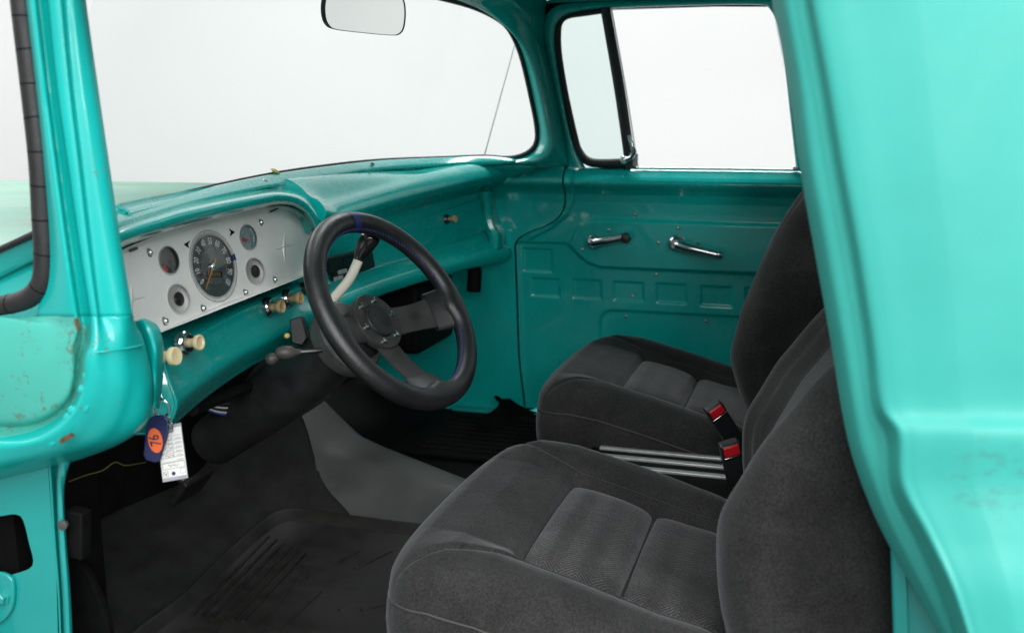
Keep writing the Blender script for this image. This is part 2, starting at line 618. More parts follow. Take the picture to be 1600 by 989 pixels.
q = [at(x, y, X=-0.8625) for x, y in cr([(118, 497), (122, 500), (126, 514), (123, 515), (119, 508)], 18, True)]
rust.prism(q, (-0.0012, 0, 0))
build('rust_patch', rust, rustm, cab)
fla = z2([(712, 112), (740, 175), (768, 250), (786, 340), (800, 450), (812, 566)])
flm = z2([(760, 95), (800, 165), (825, 250), (826, 350), (826, 460), (822, 572)])
flb = z2([(770, 92), (838, 130), (868, 210), (872, 320), (864, 450), (850, 574)])
rows = loft([pxs(fla, X=-0.765), pxs(flm, X=-0.775), pxs(flb, X=-0.745)], 40, 16)
build('bracket', MB().grid(rows), M['worn'], cab, solid=0.003)

# hinge pillar under the dogleg with its seal groove
XH = -0.80
out = [(-90, 722), (-20, 720), (74, 714), (80, 800), (88, 900), (92, 1040), (-90, 1040)]
hole = cr([(-60, 812), (0, 806), (24, 803), (36, 812), (46, 850), (52, 876), (46, 888), (20, 897), (0, 903), (-60, 915)], 50, True)
mb = MB().fill([pxs(out, X=XH), pxs(hole, X=XH)])
rows = [[at(x, y, X=XH) for x, y in hole], [at(x, y, X=XH + 0.004) + Vector((0, 0, 0)) for x, y in hole], [at(x, y, X=XH + 0.02) for x, y in hole]]
mb.grid(rows, cv=True)
o = build('hinge_pillar', mb, M['jamb'], cab, smooth=True, angle=30)
gl = [([74, 78, 83, 90, 94], XH), ([80, 84, 89, 95, 99], XH + 0.012), ([88, 89, 92, 98, 102], XH + 0.013), ([96, 92, 95, 101, 105], XH - 0.003), ([104, 95, 98, 105, 109], XH - 0.006),
      ([112, 98, 101, 108, 113], XH + 0.002), ([110, 96, 99, 106, 111], XH + 0.03)]
rows = loft([[at(x, y, X=X) for x, y in zip(xs, (706, 760, 840, 930, 1040))] for xs, X in gl], 40, 40)
build('door_seal_channel', MB().grid(rows), M['jamb'], cab, solid=0.002)
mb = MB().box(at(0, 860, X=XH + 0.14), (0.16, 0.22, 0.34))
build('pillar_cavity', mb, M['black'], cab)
pl = cr([(-50, 893), (0, 891), (20, 898), (26, 915), (24, 945), (14, 962), (0, 972), (-50, 985)], 40, True)
h = build('hinge', MB().prism(pxs(pl, X=XH - 0.0005), (-0.006, 0, 0)), M['jamb'], cab, bevel=0.002)
p = at(5, 932, X=XH - 0.0065)
build('bolt', MB().lathe([(0.011, 0), (0.011, 0.002), (0.0078, 0.0022), (0.0078, 0.0075), (0.0065, 0.0085), (0, 0.0087)], p, (-1, 0, 0), 6), M['jamb'], h, angle=20)
# inner side of the near cowl and its carpet
kq = cr([(95, 862), (120, 868), (142, 884), (160, 918), (172, 950), (180, 985), (184, 1060), (95, 1060)], 50, True)
build('kick_carpet', MB().prism(pxs(kq, X=-0.74), (-0.012, 0, 0)), M['darkcarpet'], cab, bevel=0.003)

# B pillar, cab corner and outer skin behind the door opening
S = [(1180, -330), (1202, -60), (1207, 0), (1232, 130), (1250, 260), (1275, 400), (1300, 540), (1318, 650), (1335, 720), (1365, 800), (1400, 870), (1440, 940), (1480, 1010), (1500, 1050)]
S1 = [(1194, -330), (1216, -60), (1222, 0), (1246, 130), (1264, 260), (1290, 400), (1315, 540), (1333, 650), (1348, 712), (1376, 792), (1410, 862), (1448, 934), (1486, 1010), (1506, 1050)]
S2 = [(1216, -330), (1238, -60), (1244, 0), (1268, 130), (1290, 260), (1316, 400), (1340, 540), (1356, 645), (1374, 692), (1386, 775), (1424, 852), (1460, 930), (1496, 1010), (1516, 1050)]
S3 = [(1232, -330), (1254, -60), (1260, 0), (1284, 130), (1306, 260), (1332, 400), (1354, 540), (1364, 635), (1388, 684), (1394, 765), (1434, 845), (1470, 925), (1502, 1010), (1522, 1050)]
S4 = [(1244, -330), (1266, -60), (1272, 0), (1296, 130), (1318, 260), (1344, 400), (1366, 540), (1378, 635), (1402, 678), (1408, 758), (1448, 838), (1486, 920), (1516, 1010), (1534, 1050)]


def skinX(y):
    """outer skin: flat above the belt, a rounded belt ledge, a hollow below it, then the lower body swelling out"""
    kx = [-80, 300, 600, 640, 655, 670, 688, 706, 725, 755, 800, 850, 920, 1080]
    kv = [.840, .842, .842, .8428, .8455, .8505, .8555, .857, .8555, .853, .856, .864, .874, .884]
    return -np.interp(y, kx, kv)


wid = [1, 1, 1, 1, 1, 1, 1, 1, 1, 1, 1, 1, 1]
def skc(frac, dx):
    out = []
    for (x, y) in S4:
        xr = 1760
        xx = x + (xr - x) * frac
        yy = y + frac * 6 * (1 if y > 500 else 0)
        out.append((xx, yy, skinX(y) + dx))
    return out


cv = [[at(x, y, X=-0.70) for x, y in S], [at(x, y, X=-0.775) for x, y in S], [at(x, y, X=-0.812) for x, y in S1], [at(x, y, X=-0.822) for x, y in S2],
      [at(x, y, X=-0.826) for x, y in S3]]
cv += [[at(x, y, X=skinX(y) + 0.002) for x, y in S4]]
for fr, dx in ((0.06, -0.002), (0.16, -0.003), (0.3, -0.0045), (0.36, -0.004), (0.5, 0.0), (0.75, 0.006), (1.0, 0.016)):
    cv.append([at(x, y, X=X) for x, y, X in skc(fr, dx)])
rows = loft(cv, 300, 260)
build('cab_corner', MB().grid(rows), M['outer'], cab, solid=0.004)
# inner jamb behind the seat
mb = MB().grid(loft([pxs([(1390, 780), (1392, 870), (1398, 1060)], X=-0.745), pxs([(1412, 800), (1416, 880), (1424, 1060)], X=-0.752), pxs([(1420, 800), (1424, 880), (1432, 1060)], X=-0.744),
                     pxs([(1560, 780), (1560, 870), (1560, 1060)], X=-0.748)], 12, 30))
build('rear_jamb', mb, M['jamb'], cab, solid=0.004)

# windshield: glass, outer gasket, inner edge and trim along its foot
rows = []
for z in np.linspace(0.575, 1.06, 14):
    w = 0.835 - 0.07 * (z - 0.575) / 0.485
    rows.append([(X, glassY(X, z), z) for X in np.linspace(-w, 0.70, 60)])
build('windshield_glass', MB().grid(rows), M['glass'], cab, solid=0.004)
gp = cr([(14, -300), (30, -60), (34, 0), (49, 130), (62, 250), (67, 340), (70, 400), (66, 440), (48, 463), (20, 474), (-20, 478), (-80, 470)], 120)
path = [at(x, y, X=-0.845) for x, y in gp]
mb = MB().tube(path, 0.0115, 12)
gas = build('windshield_gasket', mb, M['rubber'], cab)
for k in range(36, 116, 7):
    t = (path[k + 1] - path[k - 1]).normalized()
    mb = MB().lathe([(0.0112, -0.0009), (0.0118, -0.0006), (0.0118, 0.0006), (0.0112, 0.0009)], path[k], t + Vector((0, 0.12 * random.uniform(-1, 1), 0.1)), 14)
    build('gasket_crack', mb, M['black'], gas)
fg = cr([(100, -110), (400, -60), (600, -22), (690, -2), (745, 14), (785, 36), (804, 62), (817, 98), (829, 150), (838, 196), (838, 222), (826, 238), (800, 247), (760, 246)], 110)
fpath = [at_glass(x, y, -0.006) for x, y in fg]
build('windshield_inner_seal', MB().tube(fpath, 0.006, 8), M['rubber'], cab)
def at_foot(x, y, off):
    a, b = at_bow(x, y, 0.617 + off * 0.7), at_glass(x, y, off - 0.004)
    t = max(0.0, min(1.0, (x - 560) / 170))
    return a.lerp(b, t * t * (3 - 2 * t))


gu = [(166, 335), (190, 328), (300, 300), (420, 274), (520, 259), (600, 251), (700, 247), (760, 245), (800, 249)]
gm = [(167, 340), (191, 333), (300, 304), (420, 278), (520, 263), (600, 254), (700, 249), (760, 247), (802, 250)]
gd = [(169, 353), (193, 347), (300, 315), (420, 289), (520, 273), (600, 263), (700, 257), (765, 255), (806, 253)]
rows = loft([[at_foot(x, y + 3, -0.004) for x, y in gu], [at_foot(x, y, -0.016) for x, y in gm], [at_foot(x, y, -0.040) for x, y in gd],
             [at_foot(x, y + 2, -0.034) for x, y in gd]], 120, 40)
gn = build('windshield_garnish', MB().grid(rows), M['paint'], cab, solid=0.004)
rows = loft([[at(x, y, X=X) for x, y in L] for L, X in ((((-80, 425), (0, 392), (74, 358)), -.78), (((-80, 440), (0, 405), (74, 370)), -.775), (((-80, 470), (0, 432), (74, 396)), -.765),
             (((-80, 478), (0, 440), (74, 404)), -.755), (((-80, 560), (0, 525), (74, 490)), -.78))], 30, 24)
build('garnish_end', MB().grid(rows), M['paint'], gn, solid=0.003)
build('garnish_end_seal', MB().tube([at(x, y, X=-.782) for x, y in ((-80, 423), (0, 390), (74, 356))], 0.004, 8), M['rubber'], gn)
mb = MB().tube([at_foot(x, y - 1.0, 0.002) for x, y in cr(gu, 80)], 0.0035, 8)
build('windshield_foot_seal', mb, M['rubber'], cab)
for x, y, c in ((199, 337, 'darkmetal'), (414, 283, 'chrome'), (582, 257, 'black'), (668, 253, 'black'), (783, 251, 'chrome')):
    p = at_foot(x, y, -0.032)
    build('screw', MB().lathe([(0.0045, 0), (0.0043, 0.0012), (0.003, 0.0026), (0, 0.003)], p, (0, -0.5, 1), 12), M[c], gn)

build('sealant_flake', MB().lathe([(0, .004), (.006, .003), (.010, 0), (.004, -.003)], at_glass(430, 268, -.01), (.2, -.5, 1), 7), simple('yellow_sealant', (0.45, 0.36, 0.10), 0.8, var=0.4, scale=120), gn)
# far windshield pillar and roof header
ga = [(760, 246), (800, 248), (828, 240), (840, 224), (840, 196), (831, 150), (819, 98), (806, 62), (787, 36), (746, 13), (690, -4), (600, -26), (400, -66), (100, -116)]
gc = [(800, 262), (850, 264), (884, 258), (884, 240), (880, 212), (868, 150), (856, 98), (848, 62), (848, 40), (846, 16), (838, -16), (770, -46), (560, -92), (220, -150)]
gb = [(780, 255), (822, 255), (850, 248), (860, 234), (858, 206), (848, 150), (837, 98), (827, 62), (818, 38), (800, 12), (770, -10), (690, -36), (480, -80), (160, -134)]
Xc = [.70, .712, .716, .716, .716, .716, .716, .716, .716, .716, .70, .62, .42, .0]
A_ = [at_glass(x, y, -0.008) for x, y in ga]
C_ = [at(x, y, X=X) for (x, y), X in zip(gc, Xc)]
B_ = []
for (x, y), a, c in zip(gb, A_, C_):
    X = min(a.x, c.x) * 0.5 + max(a.x, c.x) * 0.5 - 0.028
    B_.append(at(x, y, X=X))
C2 = [p + Vector((0.05, 0.0, 0.0)) for p in C_]
rows = loft([A_, B_, C_, C2], 110, 26)
build('far_windshield_pillar', MB().grid(rows), M['paint'], cab, solid=0.003)

# roof and back wall
prof = [(-0.84, 0.93), (-0.80, 1.06), (-0.68, 1.125), (-0.3, 1.15), (0, 1.155), (0.3, 1.15), (0.68, 1.125), (0.80, 1.075), (0.83, 1.035), (0.80, 1.030), (0.735, 1.043)]
rows = []
for y in np.linspace(-0.66, 0.36, 20):
    d = 0.05 * max(0, (y - 0.1) / 0.26) ** 2 + 0.05 * max(0, (-y - 0.4) / 0.26) ** 2
    rows.append(cr([(a, y + (0.0 if abs(a) < 0.7 else -0.04 * (y > 0.3)), b - d * (0.4 if b > 1.1 else 0)) for a, b in prof], 50))
build('roof', MB().grid(rows), M['paint'], cab, solid=0.006)
mb = MB()
wo = [(-0.80, 0.62), (0.80, 0.62), (0.78, 1.09), (-0.78, 1.09)]
wi = cr([(-0.5, 0.68), (0.5, 0.68), (0.55, 0.74), (0.52, 1.0), (0.46, 1.04), (-0.46, 1.04), (-0.52, 1.0), (-0.55, 0.74)], 60, True)
mb.fill([[(a, -0.655, b) for a, b in wo], [(a, -0.655, b) for a, b in wi]])
mb.add([(-0.84, -0.655, 0), (0.80, -0.655, 0), (0.80, -0.655, 0.62), (-0.84, -0.655, 0.62)], [(0, 1, 2, 3)])
build('rear_wall', mb, M['paint'], cab, solid=0.006, angle=None)
build('back_panel', MB().box((-.02, -.642, .30), (1.56, .014, .62)), M['darkcarpet'], cab, bevel=.004)
build('rear_window', MB().prism([(a, -0.650, b) for a, b in wi], (0, -0.004, 0)), M['glass'], cab)

# cab floor, firewall and transmission hump
mb = MB()
def hump(Y):
    t = max(0.0, Y - 0.24)
    return 0.02 + 0.25 * t, 0.10 + 0.24 * t, 0.058 + 0.13 * t + 0.3 * max(0, Y - 0.5) ** 1.5      # centre, half width, height


def floorz(X, Y, top=True):
    z = -0.012 + 0.36 * max(0.0, Y - 0.58)
    c_, w_, h_ = hump(Y)
    return z + (h_ if top else h_ - 0.02) * math.exp(-abs((X - c_) / (w_ * 0.80)) ** 2.8)


xs, ys = np.linspace(-0.79, 0.735, 110), np.linspace(-0.65, 0.82, 90)
mb.grid([[(X, Y, floorz(X, Y, False)) for X in xs] for Y in ys])
build('cab_floor', mb, M['floorblack'], cab, solid=0.004)
mb = MB().grid([[(hump(Y)[0] + hump(Y)[1] * u, Y, floorz(hump(Y)[0] + hump(Y)[1] * u, Y) + 0.0005) for u in np.linspace(-1.08, 1.08, 60)] for Y in np.linspace(-0.6, 0.80, 76)])
build('transmission_tunnel', mb, M['tunnel'], cab, solid=0.003)
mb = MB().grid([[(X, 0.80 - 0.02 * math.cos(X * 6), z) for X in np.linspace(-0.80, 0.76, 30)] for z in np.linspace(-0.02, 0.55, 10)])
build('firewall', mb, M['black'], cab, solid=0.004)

build('door_sill', MB().box((0.745, -0.1, -0.03), (0.10, 1.3, 0.07)), M['jamb'], cab, bevel=0.004)
build('door_sill', MB().box((-0.80, -0.1, -0.05), (0.10, 1.2, 0.06)), M['jamb'], cab, bevel=0.004)
pr = []  # added dark sheet over the tunnel front, standing in for its fading shade
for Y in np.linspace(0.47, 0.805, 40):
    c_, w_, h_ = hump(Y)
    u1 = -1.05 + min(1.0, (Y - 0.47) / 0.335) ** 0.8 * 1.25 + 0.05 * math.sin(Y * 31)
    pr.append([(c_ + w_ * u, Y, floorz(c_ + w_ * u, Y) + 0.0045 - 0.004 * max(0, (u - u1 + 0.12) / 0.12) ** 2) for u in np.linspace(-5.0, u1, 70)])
build('shade_sheet', MB().grid(pr), simple('tunnel_shade_grey', (0.017, 0.0172, 0.0172), 0.9, var=0.3, scale=20, bump=0.6, bscale=400, spec=0.08), cab, solid=0.003)
# far inner panel forward of the door shut line (cowl side + kick panel)
SHUT = [(0.72, y, z) for y, z in ((.352, -.02), (.352, .029), (.366, .147), (.372, .30), (.377, .43), (.376, .449), (.361, .468), (.328, .485), (.294, .499), (.264, .518), (.250, .538), (.245, .56), (.244, .60), (.246, .645))]
sc = cr(SHUT, 400)
SZ, SY = sc[:, 2], sc[:, 1]


def shutY(z):
    return np.interp(z, SZ, SY)


def belt(z):
    """how far the sheet metal stands into the cab at height z: the rounded belt ledge under the window"""
    return float(np.interp(z, [0, .535, .56, .580, .592, .598, .604, .610, .616, .624, .632, .640, .644], [0, 0, .001, .005, .014, .022, .028, .030, .0285, .022, .0135, .005, .003]))


rows = []
zz = np.concatenate([np.linspace(-0.02, 0.42, 40), np.linspace(0.425, 0.51, 60), np.linspace(0.515, 0.647, 40)])
for z in zz:
    y0 = shutY(z) + 0.0045
    y1 = 0.50 if z > 0.55 else 0.78
    b = belt(z)
    r = [(0.75, y0, z)]
    for t in np.linspace(0, 1, 26):
        Y = y0 + (y1 - y0) * t
        fl_ = 0.018 * math.exp(-((Y - y0) / 0.02) ** 2) * 0.0
        r.append((0.722 - b + fl_, Y, z))
    rows.append(r)
build('kick_panel', MB().grid(rows), M['paint'], cab, recalc=True, angle=50)

# ------------------------------------------------------------------ hood, antenna
mb = MB()
rows = []
for X in np.linspace(-0.62, 0.62, 36):
    x = X / 0.62
    row = []
    for Y in np.linspace(0.70, 1.95, 30):
        z = 0.628 - 0.045 * x ** 2 - 0.012 * x ** 8 - 0.03 * ((Y - 0.7) / 1.25) ** 3 + 0.008 * math.exp(-(x / 0.12) ** 2)
        row.append((X, Y, z))
    rows.append(row)
mb.grid(rows)
hd_ = thing('hood', 'faded pale green pickup hood seen through the windshield glass', 'hood', (0, 1.3, 0.6))
build('hood_panel', mb, M['hood'], hd_, solid=0.01)
build('worn_edge', MB().tube([Vector(p) + Vector((0, 0, -0.001)) for p in rows[-1]], 0.005, 8), simple('rusty_hood_edge', (0.16, 0.10, 0.06), 0.8, var=0.5, scale=40), hd_)
an = thing('antenna', 'thin grey whip antenna standing beyond the far windshield corner', 'antenna', at(757, 242, X=0.86))
build('whip', MB().tube([at(756, 246, X=0.86), at(781, 155, X=0.862), at(806, 64, X=0.87), at(816, 28, X=0.875)], [0.0017, 0.0015, 0.0013, 0.001], 8), M['steel'], an)
build('antenna_base', MB().lathe([(0.012, -0.12), (0.011, -0.03), (0.006, -0.01), (0.003, 0)], at(756, 246, X=0.86), (0, 0, 1), 14), M['chrome'], an)

# ------------------------------------------------------------------ passenger door
dr = thing('passenger_door', 'closed turquoise passenger door with stamped inner panel and bare screw holes', 'door', (0.72, 0, 0))


def sdf_poly(Y, Z, poly):
    P = np.array(poly)
    d = np.full(Y.shape, 1e9)
    s = np.ones(Y.shape)
    n = len(P)
    j = n - 1
    for i in range(n):
        e = P[j] - P[i]
        wy, wz = Y - P[i, 0], Z - P[i, 1]
        t = np.clip((wy * e[0] + wz * e[1]) / (e @ e), 0, 1)
        d = np.minimum(d, (wy - e[0] * t) ** 2 + (wz - e[1] * t) ** 2)
        c1 = Z >= P[i, 1]
        c2_ = Z < P[j, 1]
        c3 = e[0] * wz > e[1] * wy
        flip = (c1 & c2_ & c3) | (~c1 & ~c2_ & ~c3)
        s = np.where(flip, -s, s)
        j = i
    return s * np.sqrt(d)


def yz(L, n=None, **k):
    pts = [(at(x, y, X=0.712).y, at(x, y, X=0.712).z) for x, y in L]
    return cr(pts, n, True) if n else pts


def step(d, w):
    t = np.clip(0.5 - d / (2 * w), 0, 1)
    return t * t * (3 - 2 * t)


z7 = lambda L: [(740 + a / 2.356, 240 + b / 2.356) for a, b in L]
zr = np.concatenate([np.linspace(0.015, 0.40, 150), np.linspace(0.4015, 0.515, 80), np.linspace(0.517, 0.640, 80)])
NY = 330
tt = np.linspace(0, 1, NY) ** 1.0
Zg = np.repeat(zr[:, None], NY, 1)
y0 = shutY(zr)[:, None]
Yg = y0 + (-0.56 - y0) * tt[None, :]
H = np.zeros(Yg.shape)
upper = yz(z7([(60, -20), (60, 327), (150, 327), (340, 331), (356, 346), (395, 388), (430, 408), (470, 416), (1060, 440), (1500, 462), (1500, -20)]))
H += 0.006 * step(sdf_poly(Yg, Zg, upper), 0.003)
pocket = yz(z7([(430, 246), (480, 243), (1190, 268), (1500, 280), (1500, 470), (1060, 446), (470, 420), (420, 402), (380, 365), (355, 338), (372, 290), (395, 262)]))
H += 0.010 * step(sdf_poly(Yg, Zg, pocket), 0.005)
low = yz(z7([(505, 580), (980, 604), (1500, 630), (1500, 1150), (462, 1150), (462, 640), (466, 605), (480, 586)]))
H -= 0.007 * step(sdf_poly(Yg, Zg, low), 0.0035)
for (a, b, c, d) in ((178, 350, 285, 440), (210, 460, 312, 530), (362, 465, 466, 538), (513, 473, 622, 547), (672, 480, 780, 555), (835, 490, 948, 567), (1000, 496, 1110, 575)):
    sk = 0.045
    q = [(a, b), (c, b + (c - a) * sk), (c + 2, d + (c - a) * sk * 0), (a + 2, d - 6)]
    H -= 0.0038 * step(sdf_poly(Yg, Zg, yz(z7(q))), 0.0025)
hor = yz(z7([(340, 150), (1500, 170), (1500, 60), (340, 60)]))
# flange that follows the shut line
dist = (y0 - Yg)
H += 0.004 * np.exp(-((dist - 0.004) / 0.006) ** 2)
curve = yz(z7([(352, 60), (372, 60), (374, 170), (350, 225), (290, 275), (230, 305), (200, 318), (205, 300), (280, 262), (338, 212), (352, 165)]))
H += 0.005 * step(sdf_poly(Yg, Zg, curve), 0.004)
B = np.array([belt(z) for z in zr])[:, None]
Xg = 0.72 - H - B
rows = []
for i in range(len(zr)):
    r = [(0.752, Yg[i, 0], zr[i]), (0.728 - B[i, 0], Yg[i, 0], zr[i])]
    r += [(Xg[i, j], Yg[i, j] - (0.003 if j == 0 else 0), zr[i]) for j in range(NY)]
    rows.append(r)
rows.append([(0.735, p[1], 0.646) for p in rows[-1]])
build('inner_panel', MB().grid(rows), M['paint'], dr, angle=60)

ws_ = [(0.758, float(y), float(z)) for _, y, z in cr(SHUT, 80)] + [tuple(at(x, y, X=0.758)) for x, y in ((880, 213), (863, 130), (850, 66), (849, 42), (855, 20), (872, 7), (950, 0), (1100, -4), (1260, -4))]
ws_ = [(0.758, -0.6, -0.02)] + ws_
build('weatherstrip', MB().tube(ws_, 0.022, 8), M['black'], dr)
# window frame round both openings
fo = [(1300, 268), (1284, 150), (1268, 40), (1250, 0), (1180, -3), (1050, 0), (950, 3), (895, 6), (872, 10), (856, 22), (850, 42), (851, 66), (864, 130), (882, 213), (888, 262)]
fi = [(1246, 267), (1236, 180), (1222, 60), (1205, 16), (1180, 8), (1050, 10), (950, 14), (905, 20), (884, 26), (872, 38), (868, 54), (869, 80), (878, 140), (894, 218), (914, 262)]
fm_ = [((a[0] * .45 + b[0] * .55), (a[1] * .45 + b[1] * .55)) for a, b in zip(fo, fi)]
rows = loft([[at(x, y, X=0.75) for x, y in fo], [at(x, y, X=0.721) for x, y in fo], [at(x, y, X=0.708) for x, y in fm_], [at(x, y, X=0.716) for x, y in fi], [at(x, y, X=0.745) for x, y in fi]], 110, 22)
build('window_frame', MB().grid(rows), M['paint'], dr, angle=60)
# vent window
vw = thing_v = None
vo = cr([(957, 11), (905, 18), (882, 25), (871, 36), (867, 52), (868, 80), (878, 142), (894, 220), (903, 245), (916, 258), (935, 262), (985, 263)], 90)
vi = cr([(940, 22), (912, 26), (892, 29), (881, 35), (877, 50), (878, 84), (888, 146), (904, 218), (911, 236), (921, 246), (938, 249), (978, 248)], 90)
rows = loft([[at(x, y, X=0.728) for x, y in vo], [at(x, y, X=0.712) for x, y in vo], [at((a[0] + b[0]) / 2, (a[1] + b[1]) / 2, X=0.706) for a, b in zip(vo, vi)], [at(x, y, X=0.714) for x, y in vi],
             [at(x, y, X=0.728) for x, y in vi]], 90, 14)
vent = build('vent_window', MB().grid(rows), M['rubber'], dr, angle=60)
bar = [[at(x, y, X=X) for x, y in L] for L, X in (([(938, 12), (960, 140), (978, 264)], 0.728), ([(938, 12), (960, 140), (978, 264)], 0.706), ([(946, 12), (969, 140), (987, 264)], 0.703), ([(953, 12), (976, 140), (994, 264)], 0.708),
                                                ([(953, 12), (976, 140), (994, 264)], 0.728))]
build('divider_bar', MB().grid(loft(bar, 20, 20)), M['blackplastic'], vent, angle=60)
build('chrome_edge', MB().tube([at(x, y, X=0.707) for x, y in cr([(955, 12), (978, 140), (997, 263)], 20)], 0.0016, 8), M['steel'], vent)
build('pane', MB().prism([at(x, y, X=0.722) for x, y in cr([(946, 16), (905, 20), (880, 28), (872, 45), (874, 84), (886, 146), (900, 220), (912, 246), (935, 254), (984, 255)], 60, True)], (0.004, 0, 0)), M['ventglass'], vent)
lat = MB()
lat.lathe([(0.011, 0), (0.011, 0.006), (0.0105, 0.012), (0.007, 0.016), (0, 0.017)], at(976, 250, X=0.702), (-1, 0, 0), 20)
lat.tube([at(x, y, X=X) for x, y, X in ((977, 250, 0.692), (987, 246, 0.688), (991, 237, 0.684), (987, 225, 0.682), (982, 212, 0.682))], [0.0065, 0.007, 0.0065, 0.0058, 0.004], 12)
build('latch', lat, M['chrome'], vent)
lat = MB().box(at(993, 250, X=0.704), (0.004, 0.012, 0.03))
build('latch_plate', lat, M['steel'], vent, bevel=0.001)
build('window_stop', MB().box(at(1243, 263, X=0.712), (0.01, 0.012, 0.008)), M['chrome'], dr, bevel=0.002)
mb = MB().tube([at(x, y, X=0.712) for x, y in ((995, 263), (1120, 264), (1250, 266))], 0.0022, 8)
build('sill_strip', mb, M['steel'], dr)
# winder and handle
def dpt(x, y, X):
    q = z7([(x, y)])[0]
    return at(q[0], q[1], X=X)
wb = dpt(446, 324, 0.704)
cr1 = build('window_crank', MB().lathe([(0.020, 0), (0.0205, 0.004), (0.018, 0.010), (0.0145, 0.013), (0.0145, 0.026), (0.011, 0.030), (0, 0.031)], wb, (-1, 0, 0), 24), M['chrome'], dr)
e = dpt(562, 306, 0.668)
s_ = wb + Vector((-0.022, 0, 0))
pth = cr([s_, s_.lerp(e, 0.35) + Vector((-0.004, 0, 0)), s_.lerp(e, 0.75) + Vector((-0.002, 0, 0)), e], 14)
mb = MB().tube(pth, [.012, .0125, .0125, .012, .0115, .0115, .011, .011, .0105, .0105, .0105, .0105, .010, .009], 12)
build('crank_arm', mb, M['chrome'], cr1)
build('knob', MB().lathe([(0.0, 0.0), (0.008, 0.0), (0.0125, 0.004), (0.013, 0.014), (0.010, 0.024), (0.0, 0.026)], dpt(562, 310, 0.676), (-1, 0, 0), 20), M['blackplastic'], cr1)
hb = dpt(748, 330, 0.704)
hd = build('door_handle', MB().lathe([(0.021, 0), (0.0215, 0.004), (0.019, 0.010), (0.0145, 0.013), (0.0145, 0.026), (0.011, 0.030), (0, 0.031)], hb, (-1, 0, 0), 24), M['chrome'], dr)
e = dpt(915, 376, 0.672)
s_ = hb + Vector((-0.022, 0, 0))
pth = cr([s_, s_.lerp(e, 0.3) + Vector((-0.006, 0, 0)), s_.lerp(e, 0.7) + Vector((-0.004, 0, 0)), e], 16)
build('handle_lever', MB().tube(pth, [.009, .0115, .0125, .0125, .012, .0118, .0112, .011, .0105, .0105, .010, .010, .010, .0105, .0105, .008], 12), M['chrome'], hd)
for x, y, c in ((595, 225, 'steel'), (498, 281, 'steel'), (400, 352, 'steel'), (680, 328, 'steel'), (752, 274, 'steel'), (826, 335, 'darkmetal'), (671, 445, 'steel'), (584, 524, 'steel'), (560, 599, 'chrome'), (855, 617, 'chrome')):
    q = z7([(x, y)])[0]
    P = at(q[0], q[1], X=0.71)
    hgt = float(np.interp(0, [0], [0]))
    i = np.argmin(np.abs(zr - P.z)); j = np.argmin(np.abs(Yg[i] - P.y))
    P = at(q[0], q[1], X=float(Xg[i, j]))
    build('screw', MB().lathe([(0.0048, -0.001), (0.0046, 0.0012), (0.0035, 0.0026), (0.0012, 0.003), (0.001, 0.0018), (0, 0.0018)], P, (-1, 0, 0), 14), M[c], dr)

# ------------------------------------------------------------------ dashboard
da = thing('dashboard', 'long turquoise steel dashboard with rolled top and glovebox', 'dashboard', (0, 0.5, 0.4))


def dsec(X):
    g = bow(X)
    xr = X / 0.66
    zc = 0.598 + 0.048 * max(0.0, xr) ** 1.2 + (0.030 * min(1, max(0.0, -X - 0.02) / 0.15))
    up = 0.018 * max(0, xr)
    wsY = min(glassY(X, 0.655) - 0.03, 0.61 + g)
    zw = 0.650
    d = max(0.0, min(1.0, (-X - 0.055) / 0.03))        # 1 = behind the gauges
    face = 0.557 + 0.055 * d
    zt = 0.646
    P = [(wsY + 0.05, zw - 0.03), (wsY, zw), (0.565 + g, max(zw - 0.008, zc + 0.016)), (0.54 + g, zc + 0.014), (0.520 + g, zc + 0.004), (0.508 + g, zc - 0.012), (0.508 + g, zc - 0.024), (0.520 + g, zc - 0.036),
         (0.545 + g, zc - 0.052 + 0.01 * up), (face + g, zc - 0.066), (face + g, 0.53), (face + g, 0.48 + up), (face - 0.004 + g, 0.462 + up)]
    if d > 0.5:
        P[2:10] = [(0.605 + g, zt), (0.596 + g, zt - .002), (0.590 + g, zt - .006), (0.590 + g, zt - .012), (0.592 + g, zt - .02), (0.596 + g, zt - .03), (0.602 + g, zt - .045), (face + g, zt - .06)]
    # lower rail
    if d > 0.5:
        P += [(0.557 + g, 0.456), (0.553 + g, 0.442), (0.547 + g, 0.420), (0.541 + g, 0.403), (0.539 + g, 0.393), (0.542 + g, 0.382), (0.552 + g, 0.362), (0.562 + g, 0.350), (0.61 + g, 0.344)]
    else:
        P += [(0.548 + g, 0.446 + up), (0.530 + g, 0.434 + up), (0.514 + g, 0.426 + up), (0.506 + g, 0.416 + up), (0.506 + g, 0.404 + up), (0.512 + g, 0.394 + up), (0.530 + g, 0.386 + up), (0.555 + g, 0.382 + up), (0.60 + g, 0.38 + up)]
    return cr([(X, a, b) for a, b in P], 110)


Xs = list(np.linspace(-0.655, -0.10, 60)) + list(np.linspace(-0.095, -0.045, 14)) + list(np.linspace(-0.03, 0.69, 70))
build('dash_panel', MB().grid([dsec(X) for X in Xs]).fill([dsec(Xs[0])]), M['paint'], da, solid=0.003, angle=45)
